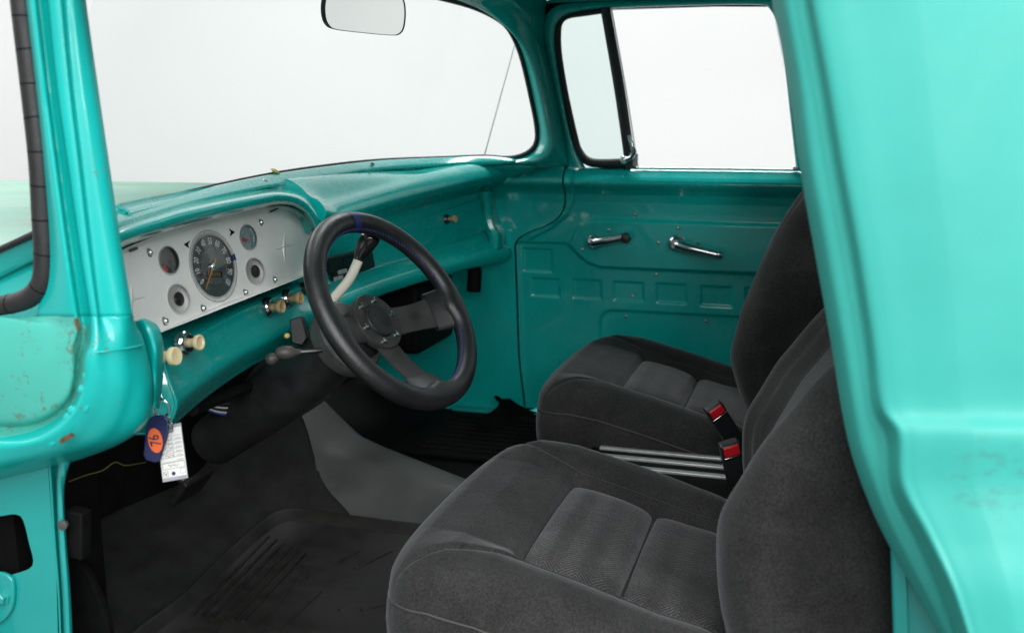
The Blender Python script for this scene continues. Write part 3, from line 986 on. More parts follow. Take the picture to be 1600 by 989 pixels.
# brow over the gauges
bo = [(168, 362), (190, 351), (250, 333), (300, 320), (400, 301), (440, 297), (474, 305), (494, 326), (506, 352), (509, 388), (502, 428)]
bi = [(174, 397), (196, 384), (250, 366), (300, 351), (400, 327), (436, 320), (460, 323), (480, 338), (491, 362), (492, 395), (484, 430)]
bn = [(a[0] * .74 + b[0] * .26, a[1] * .74 + b[1] * .26) for a, b in zip(bo, bi)]
bm_ = [(a[0] * .45 + b[0] * .55, a[1] * .45 + b[1] * .55) for a, b in zip(bo, bi)]
bh = [(a[0] * .15 + b[0] * .85, a[1] * .15 + b[1] * .85 - 1) for a, b in zip(bo, bi)]


def at_cl(x, y, off):
    return at_fn(x, y, lambda p: p.y - 0.5387 - 0.134 * p.x - off)


rows = loft([[at_cl(x, y - 9, 0.095) for x, y in bo], [at_cl(x, y - 1, 0.045) for x, y in bo], [at_cl(x * .5 + u * .5, y * .5 + v * .5, -0.012) for (x, y), (u, v) in zip(bo, bn)],
             [at_cl(x, y, -0.030) for x, y in bn], [at_cl(x, y, -0.032) for x, y in bm_], [at_cl(x, y, -0.026) for x, y in bh], [at_cl(x, y, 0.0) for x, y in bi], [at_cl(x, y, 0.07) for x, y in bi]], 140, 130)
build('gauge_hood', MB().grid(rows), M['paint'], da, angle=60)
# end bracket against the far pillar
rows = loft([[at(x, y, X=0.655) for x, y in ((748, 300), (752, 330), (756, 355), (764, 372), (764, 395))], [at(x, y, X=0.64) for x, y in ((756, 300), (760, 330), (766, 352), (775, 368), (774, 390))],
             [at(x, y, X=0.66) for x, y in ((766, 298), (768, 328), (772, 350), (782, 366), (782, 388))], [at(x, y, X=0.715) for x, y in ((772, 296), (774, 326), (778, 348), (788, 364), (788, 386))]], 30, 14)
build('end_bracket', MB().grid(rows), M['paint'], da, solid=0.003)
# glovebox lid
gq = [(632, 352), (744, 313), (750, 322), (757, 352), (752, 362), (646, 398), (640, 392), (630, 360)]
gb_ = [at_bow(x, y, 0.552) for x, y in cr(gq, 60, True)]
cen = sum((Vector(p) for p in gb_), Vector()) / 60
rows = [[Vector(p) + Vector((0, 0.004, 0)) for p in gb_], gb_, [Vector(p).lerp(cen, 0.02) + Vector((0, -0.003, 0)) for p in gb_]]
for s in (0.2, 0.45, 0.7, 0.9, 0.99):
    rows.append([Vector(p).lerp(cen, s) + Vector((0, -0.003 + bow(Vector(p).lerp(cen, s).x) * 0 , 0)) for p in gb_])
gl_ = build('glovebox_lid', MB().grid(rows, cv=True), M['paint'], da, angle=40)


def knob(name, x, y, tipx, tipy, off, mat, col, r=0.0115, ln=0.030, parent=da, cupped=True, collar=True, tilt=0.0):
    p = at_bow(x, y, off)
    ax = Vector((bow(p.x + 0.01) * 0 - 0.25 * 0, -1, 0.10 + tilt)).normalized()
    prof = [(r * .55, -0.01), (r * .55, ln * .35), (r * .62, ln * .55), (r * .95, ln * .75), (r, ln * .85), (r * .97, ln * .97), (r * .84, ln), (r * .72, ln * .97), (r * .62, ln * .90), (0, ln * .87)]
    if not cupped:
        prof = [(r * .6, -0.01), (r * .6, ln * .4), (r, ln * .6), (r * 1.02, ln * .9), (r * .95, ln), (r * .5, ln * .96), (0, ln * .94)]
    k = build(name, MB().lathe(prof, p, ax, 26), M[mat], parent)
    if collar:
        build('collar', MB().lathe([(r * 1.5, -0.006), (r * 1.5, 0.001), (r * 1.25, 0.004), (r * 1.2, 0.006), (r * .8, 0.007), (r * .5, 0.006)], p, ax, 20), M[col], k)
    return k


knob('knob', 257, 557, 0, 0, 0.532, 'ivory', 'chrome', 0.0112, 0.018, cupped=False, collar=False)
knob('knob', 290, 536, 0, 0, 0.541, 'cream', 'chrome', 0.0108, 0.024)
knob('knob', 421, 480, 0, 0, 0.546, 'oldcream', 'chrome', 0.0118, 0.026)
knob('knob', 451, 467, 0, 0, 0.547, 'oldcream', 'chrome', 0.0118, 0.026)
p = at_bow(480, 450, 0.546)
build('lighter_socket', MB().lathe([(0.012, -0.01), (0.013, 0.004), (0.010, 0.006), (0.009, 0.0), (0, -0.002)], p, (0, -1, 0.1), 20), M['darkmetal'], da)
knob('knob', 697, 343, 0, 0, 0.549, 'oldcream', 'darkmetal', 0.0085, 0.026, parent=gl_)
# small dark switch bodies below the rail
mb = MB().tube([at_bow(x, y, 0.57) for x, y in ((300, 640), (345, 622), (400, 600))], 0.01, 8)
build('under_rail', mb, M['black'], da)

# ------------------------------------------------------------------ instrument cluster
PA, PBq = at(250, 520, Y=0.452), at(480, 430, Y=0.524)
PT = at(340, 340, Y=0.522)
cn = (PBq - PA).cross(PT - PA).normalized()
if cn.y > 0:
    cn = -cn
CU = (PBq - PA).normalized()
ins = thing('instrument_cluster', 'silver instrument panel with round speedometer, gauges and embossed stars', 'gauge panel', at_plane(340, 430, PA, cn))


def cp(x, y, h=0.0):
    return at_plane(x, y, PA + cn * h, cn)


def ell(cx, cy, rx, ry, n=40, sh=0.13, s=1.0, h=0.0):
    return [cp(cx + s * rx * math.cos(t) + sh * s * ry * math.sin(t), cy + s * ry * math.sin(t), h) for t in np.linspace(0, 2 * PI, n, endpoint=False)]


outl = cr([(150, 420), (165, 403), (192, 390), (250, 366), (320, 343), (380, 330), (430, 322), (455, 324), (473, 333), (485, 348), (491, 368), (489, 400), (480, 430)], 70)
outl = np.vstack([outl, cr([(480, 430), (365, 475), (250, 520), (190, 543), (158, 552)], 30)[1:], cr([(158, 552), (148, 530), (146, 470), (150, 420)], 14)[1:-1]])
cenp = np.array([335, 435])
inn = []
for p in outl:
    v = p - cenp
    inn.append(p - v / np.linalg.norm(v) * 9)
inn = np.array(inn)
GA = dict(speed=(333, 416, 33, 50), fuel=(264, 407, 15, 21), temp=(388, 371, 12.5, 19), lowl=(280, 467, 16.5, 22.5), lowr=(399.5, 424, 14, 20))
loops = [[cp(x, y, 0) for x, y in inn]] + [ell(*g, s=1.13 if k == 'speed' else 1.12) for k, g in GA.items()]
mb = MB().fill(loops)
mb.grid([[cp(x, y, -0.012) for x, y in outl], [cp(x, y, 0.010) for x, y in outl], [cp(*(o_ * .6 + i_ * .4), 0.008) for o_, i_ in zip(outl, inn)], [cp(*(o_ * .25 + i_ * .75), 0.0015) for o_, i_ in zip(outl, inn)], [cp(x, y, 0) for x, y in inn]], cv=True)
fp = build('face_plate', mb, M['silver'], ins, angle=25)


def star(cx, cy, a, b, h=0.0035):
    mb = MB()
    tips = [(cx + 1, cy - b), (cx + a, cy - 4), (cx + 1, cy + b * .95), (cx - a, cy + 5)]
    w = 3.0
    ins_ = [(cx + w, cy - w), (cx + w, cy + w * .6), (cx - w, cy + w), (cx - w, cy - w * .6)]
    ring = []
    for t, q in zip(tips, ins_):
        ring += [cp(*t, 0.0003), cp(*q, 0.0003)]
    mb.add(ring + [cp(cx, cy, h)], [(i, (i + 1) % 8, 8) for i in range(8)])
    return mb


build('star_emblem', star(444, 386, 19, 24), M['silver'], fp, smooth=False)
build('star_emblem', star(206, 468, 24, 24), M['silver'], fp, smooth=False)
for pts in ([(287, 382), (297, 376), (293.5, 382), (295, 388)], [(367, 363), (357.5, 357.5), (360.5, 363), (359, 369.5)]):
    build('turn_arrow', MB().prism([cp(x, y, 0.0004) for x, y in pts], cn * 0.0005), M['black'], fp, smooth=False)
for x, y in ((233, 395), (407, 348), (316.5, 482), (382.6, 457), (428.7, 437), (257, 502)):
    p = cp(x, y, 0)
    s = build('screw', MB().lathe([(0.0062, 0), (0.0062, 0.0008), (0.0045, 0.0014), (0.0043, 0.003), (0.003, 0.0046), (0, 0.005)], p, cn, 16), M['chrome'], fp)
for a, b in (((423, 331), (434, 326)), ((203, 392), (214, 388))):
    build('slot', MB().tube([cp(*a, 0.0045), cp(*b, 0.0045)], 0.0018, 8), M['darkmetal'], fp)


def cup(name, g, mats, depth, inner=0.86, dialmat='dial', wide=1.12):
    mb = MB()
    mb.grid([ell(*g, s=wide), ell(*g, s=wide * .985, h=0.0018), ell(*g, s=1.06, h=0.0018), ell(*g, s=1.0, h=-0.001), ell(*g, s=inner, h=-depth)], cv=True)
    o = build(name, mb, M[mats], ins, angle=50)
    d = MB().fill([ell(*g, s=inner * 1.01, h=-depth + 0.0003)])
    build('dial', d, M[dialmat], o)
    return o


sp = cup('speedometer', GA['speed'], 'cup', 0.006, 0.955)
fu = cup('fuel_gauge', GA['fuel'], 'cup', 0.007, 0.93)
te = cup('temperature_gauge', GA['temp'], 'cup', 0.007, 0.93, 'paledial')
lowk = []
for k in ('lowl', 'lowr'):
    g = GA[k]
    mb = MB().grid([ell(*g, s=1.12), ell(*g, s=1.10, h=0.0018), ell(*g, s=1.0, h=0.0012), ell(*g, s=0.97, h=-0.004), ell(*g, s=0.88, h=-0.0085), ell(*g, s=0.46, h=-0.012)], cv=True)
    o = build('warning_light', mb, M['cup'], ins, angle=50)
    build('lamp_lens', MB().grid([ell(*g, s=0.50, h=-0.0118), ell(*g, s=0.47, h=-0.0085), ell(*g, s=0.3, h=-0.0068), ell(*g, s=0.01, h=-0.0062)], cv=True), M['blackplastic'], o)
# speedometer face
sx, sy, srx, sry = GA['speed']
build('dial_centre', MB().grid([ell(sx, sy, srx, sry, s=0.60, h=-0.0056), ell(sx, sy, srx, sry, s=0.59, h=-0.0045), ell(sx, sy, srx, sry, s=0.01, h=-0.0045)], cv=True), M['dialmid'], sp)


def text_mb(s, fn):
    cu = bpy.data.curves.new('t', 'FONT')
    cu.body = s
    cu.align_x, cu.align_y = 'CENTER', 'CENTER'
    cu.resolution_u = 3
    o = bpy.data.objects.new('t', cu)
    COL.objects.link(o)
    dg = bpy.context.evaluated_depsgraph_get()
    me = o.evaluated_get(dg).to_mesh()
    v = [fn(p.co.x, p.co.y) for p in me.vertices]
    f = [tuple(q.vertices) for q in me.polygons]
    o.evaluated_get(dg).to_mesh_clear()
    bpy.data.objects.remove(o)
    bpy.data.curves.remove(cu)
    return v, f


def dial_px(u, v, h):
    """dial coordinates (u right, v up, rim = 1) to the gauge plane"""
    return cp(sx + srx * u - 0.13 * sry * v, sy - sry * v, h)


mb = MB()
for i, lab in enumerate(('0', '10', '20', '30', '40', '50', '60', '70', '80', '90', '100')):
    a = math.radians(-128 + i * 25.6)          # from straight up, clockwise
    ca, sa = math.cos(a), math.sin(a)

    def fn(x, y, ca=ca, sa=sa):
        x *= 0.20 if len(lab) < 3 else 0.14
        y *= 0.31
        r = 0.775
        return dial_px((r + y) * sa + x * ca, (r + y) * ca - x * sa, -0.0048)
    mb.add(*text_mb(lab, fn))
build('speed_numerals', mb, M['digit'], sp, smooth=False)
mb = MB()
for i in range(41):
    a = math.radians(-128 + i * 6.4)
    r0, r1 = (0.60, 0.66) if i % 4 == 0 else (0.615, 0.64)
    w = 0.008
    q = [((r0) * math.sin(a - w), r0 * math.cos(a - w)), (r1 * math.sin(a - w), r1 * math.cos(a - w)), (r1 * math.sin(a + w), r1 * math.cos(a + w)), (r0 * math.sin(a + w), r0 * math.cos(a + w))]
    mb.add([dial_px(*p_, -0.0043) for p_ in q], [(0, 1, 2, 3)])
build('speed_marks', mb, M['digit'], sp, smooth=False)
an_ = math.radians(-146)
q = [(-.02, -.3), (.02, -.3), (.035, 0), (.012, .9), (-.012, .9), (-.035, 0)]
q = [(x * math.cos(an_) + y * math.sin(an_), -x * math.sin(an_) + y * math.cos(an_)) for x, y in q]
build('needle', MB().prism([dial_px(u * 1.0, v * 1.0, -0.0032) for u, v in q], cn * 0.0008), M['orange'], sp, smooth=False)
build('needle_hub', MB().lathe([(0.006, -0.003), (0.006, 0), (0.0045, 0.002), (0, 0.0025)], dial_px(0, 0, -0.002), cn, 16), M['chrome'], sp)
mb = MB().prism([dial_px(u, v, -0.0042) for u, v in ((-.36, -.18), (.36, -.18), (.36, -.34), (-.36, -.34))], cn * 0.0003)
od = build('odometer', mb, M['black'], sp, smooth=False)
mb = MB()
for k in range(6):
    u = -.31 + k * .105
    mb.add([dial_px(u + a, b, -0.0037) for a, b in ((0, -.20), (.07, -.20), (.07, -.32), (0, -.32))], [(0, 1, 2, 3)])
build('odometer_wheel', mb, simple('odometer_drum', (0.14, 0.12, 0.06), 0.5, var=0.7, scale=900), od, smooth=False)
a = math.radians(75)
q = [(0.94, -5), (1.14, -5), (1.14, 5), (0.94, 5)]
build('speed_marker', MB().prism([dial_px(r * math.sin(a + math.radians(t)), r * math.cos(a + math.radians(t)), 0.0026 if r > 1 else -0.0006) for r, t in q], cn * 0.0008), M['blue'], sp, smooth=False)
for o, g in ((sp, 'speed'), (fu, 'fuel'), (te, 'temp')):
    mb = MB().fill([ell(*GA[g], s=0.995, h=-0.0012)])
    build('lens', mb, M['lens'], o)
gx, gy, gr, gh = GA['fuel']
build('gauge_mark', MB().prism([cp(x, y, -0.0064) for x, y in ((253, 416), (257, 414), (263, 425), (258, 424))], cn * 0.0004), M['red'], fu, smooth=False)
build('needle', MB().prism([cp(x, y, -0.005) for x, y in ((262, 407), (264, 406), (272, 420), (270.5, 421))], cn * 0.0005), M['black'], fu, smooth=False)
build('gauge_mark', MB().prism([cp(x, y, -0.0062) for x, y in ((378, 373), (380, 371), (387, 374), (386, 378), (379, 377))], cn * 0.0004), M['red'], te, smooth=False)
mb = MB()
for k in range(9):
    a = math.radians(20 + k * 12)
    mb.add([cp(388 + r * 12.5 * math.sin(a + w), 371 - r * 19 * math.cos(a + w), -0.0062) for r, w in ((.62, -.05), (.8, -.04), (.8, .04), (.62, .05))], [(0, 1, 2, 3)])
build('gauge_mark', mb, M['digit'], te, smooth=False)

# ------------------------------------------------------------------ radio
ra = thing('radio', 'black car radio set in the turquoise dash behind the steering wheel', 'radio', at_bow(550, 415, 0.55))
rq = [at_bow(x, y, 0.548) for x, y in ((512, 404), (582, 387), (588, 426), (518, 446))]
build('radio_body', MB().prism(rq, (0, 0.05, 0)), M['blackplastic'], ra, bevel=0.002)
rw = lambda u, v, o: (rq[0].lerp(rq[1], u)).lerp(rq[3].lerp(rq[2], u), v) + Vector((0, -o, 0))
build('display', MB().prism([rw(u, v, 0.0008) for u, v in ((.30, .12), (.9, .12), (.9, .42), (.30, .42))], (0, -0.001, 0)), simple('glossy_display', (0.01, 0.012, 0.013), 0.08), ra, smooth=False)
for r in range(2):
    for c in range(4):
        u, v = .05 + c * .10, .52 + r * .2
        build('button', MB().prism([rw(u + a, v + b, 0.0008) for a, b in ((0, 0), (.08, 0), (.08, .15), (0, .15))], (0, -0.003, 0)), simple('grey_button', (0.50, 0.52, 0.53), 0.4) if (r + c) % 3 else M['blackplastic'], ra, bevel=0.0006)
build('trim_strip', MB().prism([rw(u, v, 0.001) for u, v in ((.05, .92), (.99, .92), (.99, 1.0), (.05, 1.0))], (0, -0.003, 0)), M['oldcream'], ra, bevel=0.001)

# ------------------------------------------------------------------ steering wheel
WC = Vector((-0.3005, 0.2694, 0.4652))
WN = Vector((-0.2052, -1, 0.7024)).normalized()
mk = at_plane(545, 342, WC, WN) - WC
WV = (mk - WN * mk.dot(WN)).normalized()
WU = WV.cross(WN)
sw = thing('steering_wheel', 'black leather three-spoke steering wheel with blue band at its top', 'steering wheel', WC)


def wl_(a, r, h=0.0):
    """wheel coordinates: a from the blue band clockwise, radius, height towards the driver"""
    return WC + (WV * math.cos(a) + WU * math.sin(a)) * r + WN * h


RM, RT_ = 0.1588, 0.0164
NA, NB = 180, 20
rim = []
for i in range(NA):
    a = 2 * PI * i / NA
    sp_ = max(math.exp(-((((a - c) + PI) % (2 * PI) - PI) / 0.16) ** 2) for c in (PI / 2 + .1, PI, 3 * PI / 2 - .1))
    row = []
    for j in range(NB):
        b = 2 * PI * j / NB
        r = RT_ * (1 + 0.06 * math.cos(2 * b))
        rr = RM + r * math.cos(b) - (0.010 * sp_ * (1 if math.cos(b) < -0.3 else 0))
        row.append(wl_(a, rr, r * math.sin(b)))
    rim.append(row)
rimo = build('rim', MB().grid(rim, cu=True, cv=True), M['leather'], sw, angle=None)
mb = MB().grid([[wl_(a, RM + (RT_ + 0.0006) * math.cos(b) * (1 + .03 * math.cos(2 * b)), (RT_ + 0.0006) * (1 + .03 * math.cos(2 * b)) * math.sin(b)) for b in np.linspace(0, 2 * PI, 20, endpoint=False)] for a in np.linspace(-0.055, 0.055, 8)], cv=True)
build('centre_band', mb, M['blue'], sw)
mb = MB()
for i in range(150):
    a = 2 * PI * i / 150
    for s, b in ((-1, PI * 0.86),):
        p1 = wl_(a - 0.012, RM + (RT_ * 1.06) * math.cos(b), RT_ * math.sin(b) * 1.0)
        p2 = wl_(a + 0.012, RM + (RT_ * 1.06) * math.cos(b + .22), RT_ * math.sin(b + .22) * 1.0)
        mb.tube([p1, p2], 0.0012, 6)
build('stitching', mb, M['bluethread'], sw)
HD = -0.048
for c in (PI / 2 + .1, PI, 3 * PI / 2 - .1):
    rows = []
    for t in np.linspace(0, 1, 14):
        r = 0.030 + t * 0.118
        w = 0.026 - 0.006 * math.sin(t * PI) + 0.008 * t
        h = HD + (0.046) * (t ** 1.5)
        ln = []
        for q, dh in ((-1, -.004), (-1, 0), (-.8, .0016), (0, .002), (.8, .0016), (1, 0), (1, -.004)):
            base = WC + (WV * math.cos(c) + WU * math.sin(c)) * r + (WU * math.cos(c) - WV * math.sin(c)) * (w * q) + WN * (h + dh)
            ln.append(base)
        rows.append(ln)
    build('spoke', MB().grid(rows, cv=True), M['suede'], sw, angle=50)
    # leather wrap where the spoke meets the rim
    rows = []
    for t in np.linspace(0, 1, 10):
        r = 0.112 + t * 0.05
        w = 0.036 + 0.010 * t ** 2
        th = 0.006 + 0.010 * t
        h = HD + 0.046 * (((r - 0.03) / 0.118) ** 1.5 if r < 0.148 else 1)
        rows.append([WC + (WV * math.cos(c) + WU * math.sin(c)) * r + (WU * math.cos(c) - WV * math.sin(c)) * (w * math.cos(b)) + WN * (h + th * math.sin(b)) for b in np.linspace(0, 2 * PI, 18, endpoint=False)])
    build('spoke_wrap', MB().grid(rows, cv=True), M['leather'], sw, angle=None)
hubc = WC + WN * HD
hub = build('hub', MB().lathe([(0.022, -0.035), (0.036, -0.012), (0.049, -0.004), (0.050, 0.004), (0.048, 0.008), (0.0295, 0.0085), (0.028, 0.006)], hubc, WN, 48), M['suede'], sw)
build('horn_button', MB().lathe([(0.0285, 0.004), (0.0285, 0.010), (0.027, 0.0125), (0.020, 0.0135), (0.012, 0.0115), (0, 0.011)], hubc, WN, 40), M['blackplastic'], sw)
for k in range(6):
    a = k * PI / 3 + 0.35
    p = hubc + (WV * math.cos(a) + WU * math.sin(a)) * 0.0375 + WN * 0.008
    build('bolt', MB().lathe([(0.0052, -.001), (0.0052, 0.003), (0.004, 0.0038), (0.0022, 0.0038), (0.002, 0.001), (0, 0.001)], p, WN, 12), M['chrome'], hub, angle=25)
hy = [at(x, y, D=1.57) for x, y in ((594, 550), (612, 566), (634, 580), (655, 590))]
build('loose_wire', MB().tube(cr(hy, 16), 0.0012, 6), M['yellowwire'], sw)
# ------------------------------------------------------------------ steering column
sc_ = thing('steering_column', 'black steering column shroud running under the dash', 'steering column', WC - WN * 0.2)
AX = -WN
drop = Vector((0, 0, -1))
mb = MB()
prof = [(0.02, .06), (.034, .064), (.041, .075), (.042, .12), (.0415, .125), (.0425, .128), (.046, .16), (.053, .20), (.0555, .235), (.0555, .238), (.056, .241), (.054, .30), (.052, .36), (.049, .42), (.045, .50)]
mb.lathe(prof, WC, AX, 40)
col_ = build('shroud', mb, simple('worn_black_shroud', (0.014, 0.0145, 0.015), 0.45, var=0.25, scale=20, bump=0.15, bscale=220), sc_)
build('hub_adapter', MB().lathe([(0.028, .052), (0.031, .056), (.031, .075)], WC, AX, 30), M['steel'], sc_)
build('collar_ring', MB().lathe([(.030, .098), (.058, .100), (.064, .106), (.0645, .126), (.060, .134), (.040, .138)], WC + Vector((-.006, 0, .008)), AX, 40), simple('grey_collar', (0.085, 0.084, 0.080), 0.42, var=0.25, scale=40), sc_)
cbase = WC + AX * 0.115
br_ = [at(x, y, D=1.625) for x, y in ((452, 500), (470, 494), (480, 528), (472, 540), (456, 536))]
build('ignition_bracket', MB().prism(br_, FW * 0.03), M['blackplastic'], sc_, bevel=0.002)
build('contact_nub', MB().lathe([(0, 0.006), (0.004, 0.005), (0.005, 0.0), (0.004, -0.006)], at(448, 525, D=1.63), (-0.6, -0.6, 0.3), 12), simple('yellow_nub', (0.5, 0.42, 0.10), 0.4), sc_)
ts = build('turn_signal_lever', MB().tube(cr([at(516, 541, D=1.575), at(512, 545, D=1.572), at(495, 548, D=1.566), at(468, 550, D=1.56), at(450, 551, D=1.555)], 20), [0.0055, .005, .0042] + [.0036] * 15 + [.005, .006], 10), M['darkmetal'], sc_)
rb = simple('grey_worn_rubber', (0.045, 0.043, 0.040), 0.55, var=0.25, scale=60)
build('lever_knob', MB().lathe([(0, .017), (.006, .016), (.0105, .009), (.0115, 0), (.0105, -.008), (.006, -.014), (.004, -.022)], at(447, 551, D=1.553), -(at(468, 550, D=1.56) - at(447, 551, D=1.553)), 20), rb, ts)
build('lever_tip', MB().lathe([(.004, -.012), (.007, -.008), (.0095, -.002), (.0095, .003), (.006, .008), (0, .0095)], at(424, 561, D=1.55), (at(424, 561, D=1.55) - at(447, 551, D=1.553)), 20), rb, ts)
sl = build('shift_lever', MB().tube(cr([at(500, 492, D=1.70), at(524, 463, D=1.695), at(542, 442, D=1.69), at(552, 425, D=1.685), at(562, 402, D=1.68)], 20), [.0085] * 20, 14), simple('cream_painted_lever', (0.70, 0.67, 0.58), 0.25, var=0.1, coat=0.3), sc_)
build('lever_grip', MB().tube(cr([at(560, 407, D=1.68), at(564, 397, D=1.68), at(571, 384, D=1.678), at(580, 370, D=1.676), at(585, 362, D=1.675)], 16), [.0085, .0095, .0105, .012, .013, .014, .0148, .0155, .016, .0165, .0168, .017, .0168, .016, .013, .006], 18), simple('glossy_black_grip', (0.01, 0.01, 0.01), 0.12, coat=0.5), sl)
wr = thing('wire_bundle', 'grey and blue wires looping under the steering column', 'wires', at(370, 640, D=1.75))
for k, (c, dy) in enumerate((('blackplastic', -6), ('whitewire', 0), ('blackplastic', 4), ('whitewire', 7), ('bluewire', 10))):
    pts = [at(296, 606 + dy * .3, D=1.74), at(316, 628 + dy * .6, D=1.73), at(345, 637 + dy, D=1.725), at(385, 635 + dy, D=1.72), at(412, 630 + dy * .8, D=1.73), at(436, 620 + dy * .5, D=1.75)]
    build('wire', MB().tube(cr(pts, 30), 0.0017 if k != 0 else 0.003, 8), M[c], wr)
tag(build('loose_wire', MB().tube(cr([at(108, 752, D=1.25), at(135, 742, D=1.28), at(160, 735, D=1.3), at(180, 722, D=1.32), at(196, 727, D=1.34), at(228, 722, D=1.38)], 30), 0.0007, 6), M['yellowwire']), 'thin yellow wire hanging in the dark under the near dash end', 'wire')

# ------------------------------------------------------------------ under-dash: pedals, boxes
for (px_, py_, lab, w, h) in ((300, 760, 'dark brake pedal in the driver footwell behind the paper tag', .085, .055),):
    c = at(px_, py_, D=1.72)
    pd = thing('brake_pedal', lab, 'pedal', c)
    R3 = Matrix.Rotation(math.radians(-52), 3, 'X')
    build('pedal_pad', MB().box(c, (w, h, .012), R3), M['mat'], pd, bevel=0.004)
    mb = MB()
    for k in range(5):
        mb.box(c + R3 @ Vector((0, -.02 + k * .01, .007)), (w * .9, .004, .003), R3)
    build('pedal_rib', mb, M['mat'], pd)
    build('pedal_arm', MB().tube([c, c + Vector((0, .05, .03)), c + Vector((0, .09, .16)), c + Vector((0, .08, .28))], .009, 10), M['darkmetal'], pd)
c = at(122, 832, D=1.22)
fb = thing('fuse_box', 'small black box on the near kick panel below the dash', 'box', c)
build('box_body', MB().box(c, (.02, .026, .062), Matrix.Rotation(0.1, 3, 'X')), M['black'], fb, bevel=0.003)
build('connector', MB().lathe([(.006, 0), (.006, .004), (.003, .005), (0, .005)], at(100, 819, D=1.19), (-1, -.2, .1), 14), simple('grey_connector', (0.06, 0.06, 0.06), 0.5), fb)
c = Vector((0.52, 0.60, 0.30))
ht = thing('heater_box', 'black heater box hanging under the far end of the dash', 'heater', c)
build('heater_case', MB().box(c, (.24, .16, .17)), M['black'], ht, bevel=0.012)
build('duct', MB().tube([at(735, 400, X=.60), at(742, 425, X=.60), at(740, 455, X=.6)], .018, 12), M['black'], ht)
build('vent_box', MB().box(at(762, 396, X=.69), (.02, .075, .03)), M['blackplastic'], ht, bevel=0.003)

# ------------------------------------------------------------------ floor mats
mt = thing('driver_floor_mat', 'deep black rubber floor mat with raised rim and angled grooves in front of driver seat', 'floor mat', (-0.35, 0.36, 0))
mo = [at(x, y, Z=.006) for x, y in ((180, 1080), (300, 930), (395, 838), (450, 806), (560, 808), (690, 834), (760, 1080))]
mo = cr(mo, 80, True)
mo[:, 0] = np.minimum(mo[:, 0], -0.105)
mc = mo.mean(0)
rows = []
for s, h in ((1.0, 0.0), (1.0, .016), (.985, .020), (.965, .018), (.93, .004), (.92, .002), (.6, .002), (.3, .002), (.0005, .002)):
    rows.append([(mc[0] + (p[0] - mc[0]) * s, mc[1] + (p[1] - mc[1]) * s, 0.004 + h) for p in mo])
tray = build('tray', MB().grid(rows, cv=True), M['mat'], mt, angle=50)
mb = MB()
for a, b in (((480, 905), (560, 862)), ((555, 890), (610, 862)), ((470, 890), (402, 995)), ((530, 955), (600, 935)), ((565, 955), (612, 942)), ((430, 990), (500, 925)),
             ((300, 965), (420, 840)), ((316, 965), (432, 845)), ((332, 968), (444, 850)), ((348, 970), (456, 856)), ((364, 972), (466, 862)), ((380, 974), (476, 868))):
    a_, b_ = at(a[0], a[1], Z=.004), at(b[0], b[1], Z=.004)
    wd = (b_ - a_).cross(Vector((0, 0, 1))).normalized() * (.007 if a[0] > 390 else .0035)
    rk = globals().get('rk', 0) + 1
    u3 = Vector((0, 0, .0036 + .0002 * rk))
    mb.add([a_ - wd, a_ + wd, b_ + wd, b_ - wd, a_ - wd * .6 + u3, a_ + wd * .6 + u3, b_ + wd * .6 + u3, b_ - wd * .6 + u3], [(4, 5, 6, 7), (3, 2, 1, 0), (0, 1, 5, 4), (1, 2, 6, 5), (2, 3, 7, 6), (3, 0, 4, 7)])
build('ridge', mb, M['mat'], tray)
pm = thing('passenger_floor_mat', 'dark ribbed rubber floor mat in the passenger footwell', 'floor mat', (0.43, 0.35, 0))
build('mat_sheet', MB().box((0.49, 0.36, 0.003), (.34, .42, .012)), M['floorblack'], pm, bevel=0.004)
mb = MB()
for k in range(9):
    mb.tube([(0.35 + k * .032, .19, .010), (0.35 + k * .032, .50, .010)], .005, 6)
build('ridge', mb, M['floorblack'], pm)
cf = MB().grid([[(X, .30 + .10 * v + .02 * math.sin(X * 40), .0 + .05 * (v ** 2) * (1 + .3 * math.sin(X * 33))) for v in np.linspace(0, 1, 8)] for X in np.linspace(.50, .715, 16)])
tag(build('carpet_flap', cf, M['darkcarpet'], solid=0.004), 'torn dark carpet edge curling up against the far kick panel', 'carpet')


# ------------------------------------------------------------------ seats
def superloop(hx, hy, e, n, front_flat=0):
    t = np.linspace(0, 2 * PI, n, endpoint=False)
    c, s = np.cos(t), np.sin(t)
    return np.stack([hx * np.sign(c) * np.abs(c) ** (2 / e), hy * np.sign(s) * np.abs(s) ** (2 / e)], 1)


def cush_crest(y):
    return np.interp(y, [-.30, -.20, -.10, 0.0, .06, .11, .15, .18], [.160, .178, .206, .230, .236, .230, .215, .20])


IX, IY0, IY1, IM = 0.155, -0.015, -0.285, -0.145      # insert half-width, front, rear, middle seam (seat coordinates)


def cush_z(x, y):
    z = cush_crest(y)
    ax = np.abs(x)
    valley = 0.024 * np.clip((0.215 - ax) / 0.07, 0, 1) ** 1.5 * np.clip((0.13 - y) / 0.16, 0, 1)
    z = z - valley
    # crease between the bolsters and the middle, and across the front of the insert
    seam = IX + 0.02 + 0.10 * np.clip((y + 0.03) / 0.18, 0, 1) ** 1.5
    z = z - 0.007 * np.exp(-((ax - seam) / 0.007) ** 2) * np.clip((0.13 - y) / 0.05, 0, 1)
    f = lambda t: np.clip(t, 0, 1) ** 2 * (3 - 2 * np.clip(t, 0, 1))
    z = z - 0.016 * f((IX + 0.010 - ax) / 0.014) * f((IY0 + 0.010 - y) / 0.014)
    return z


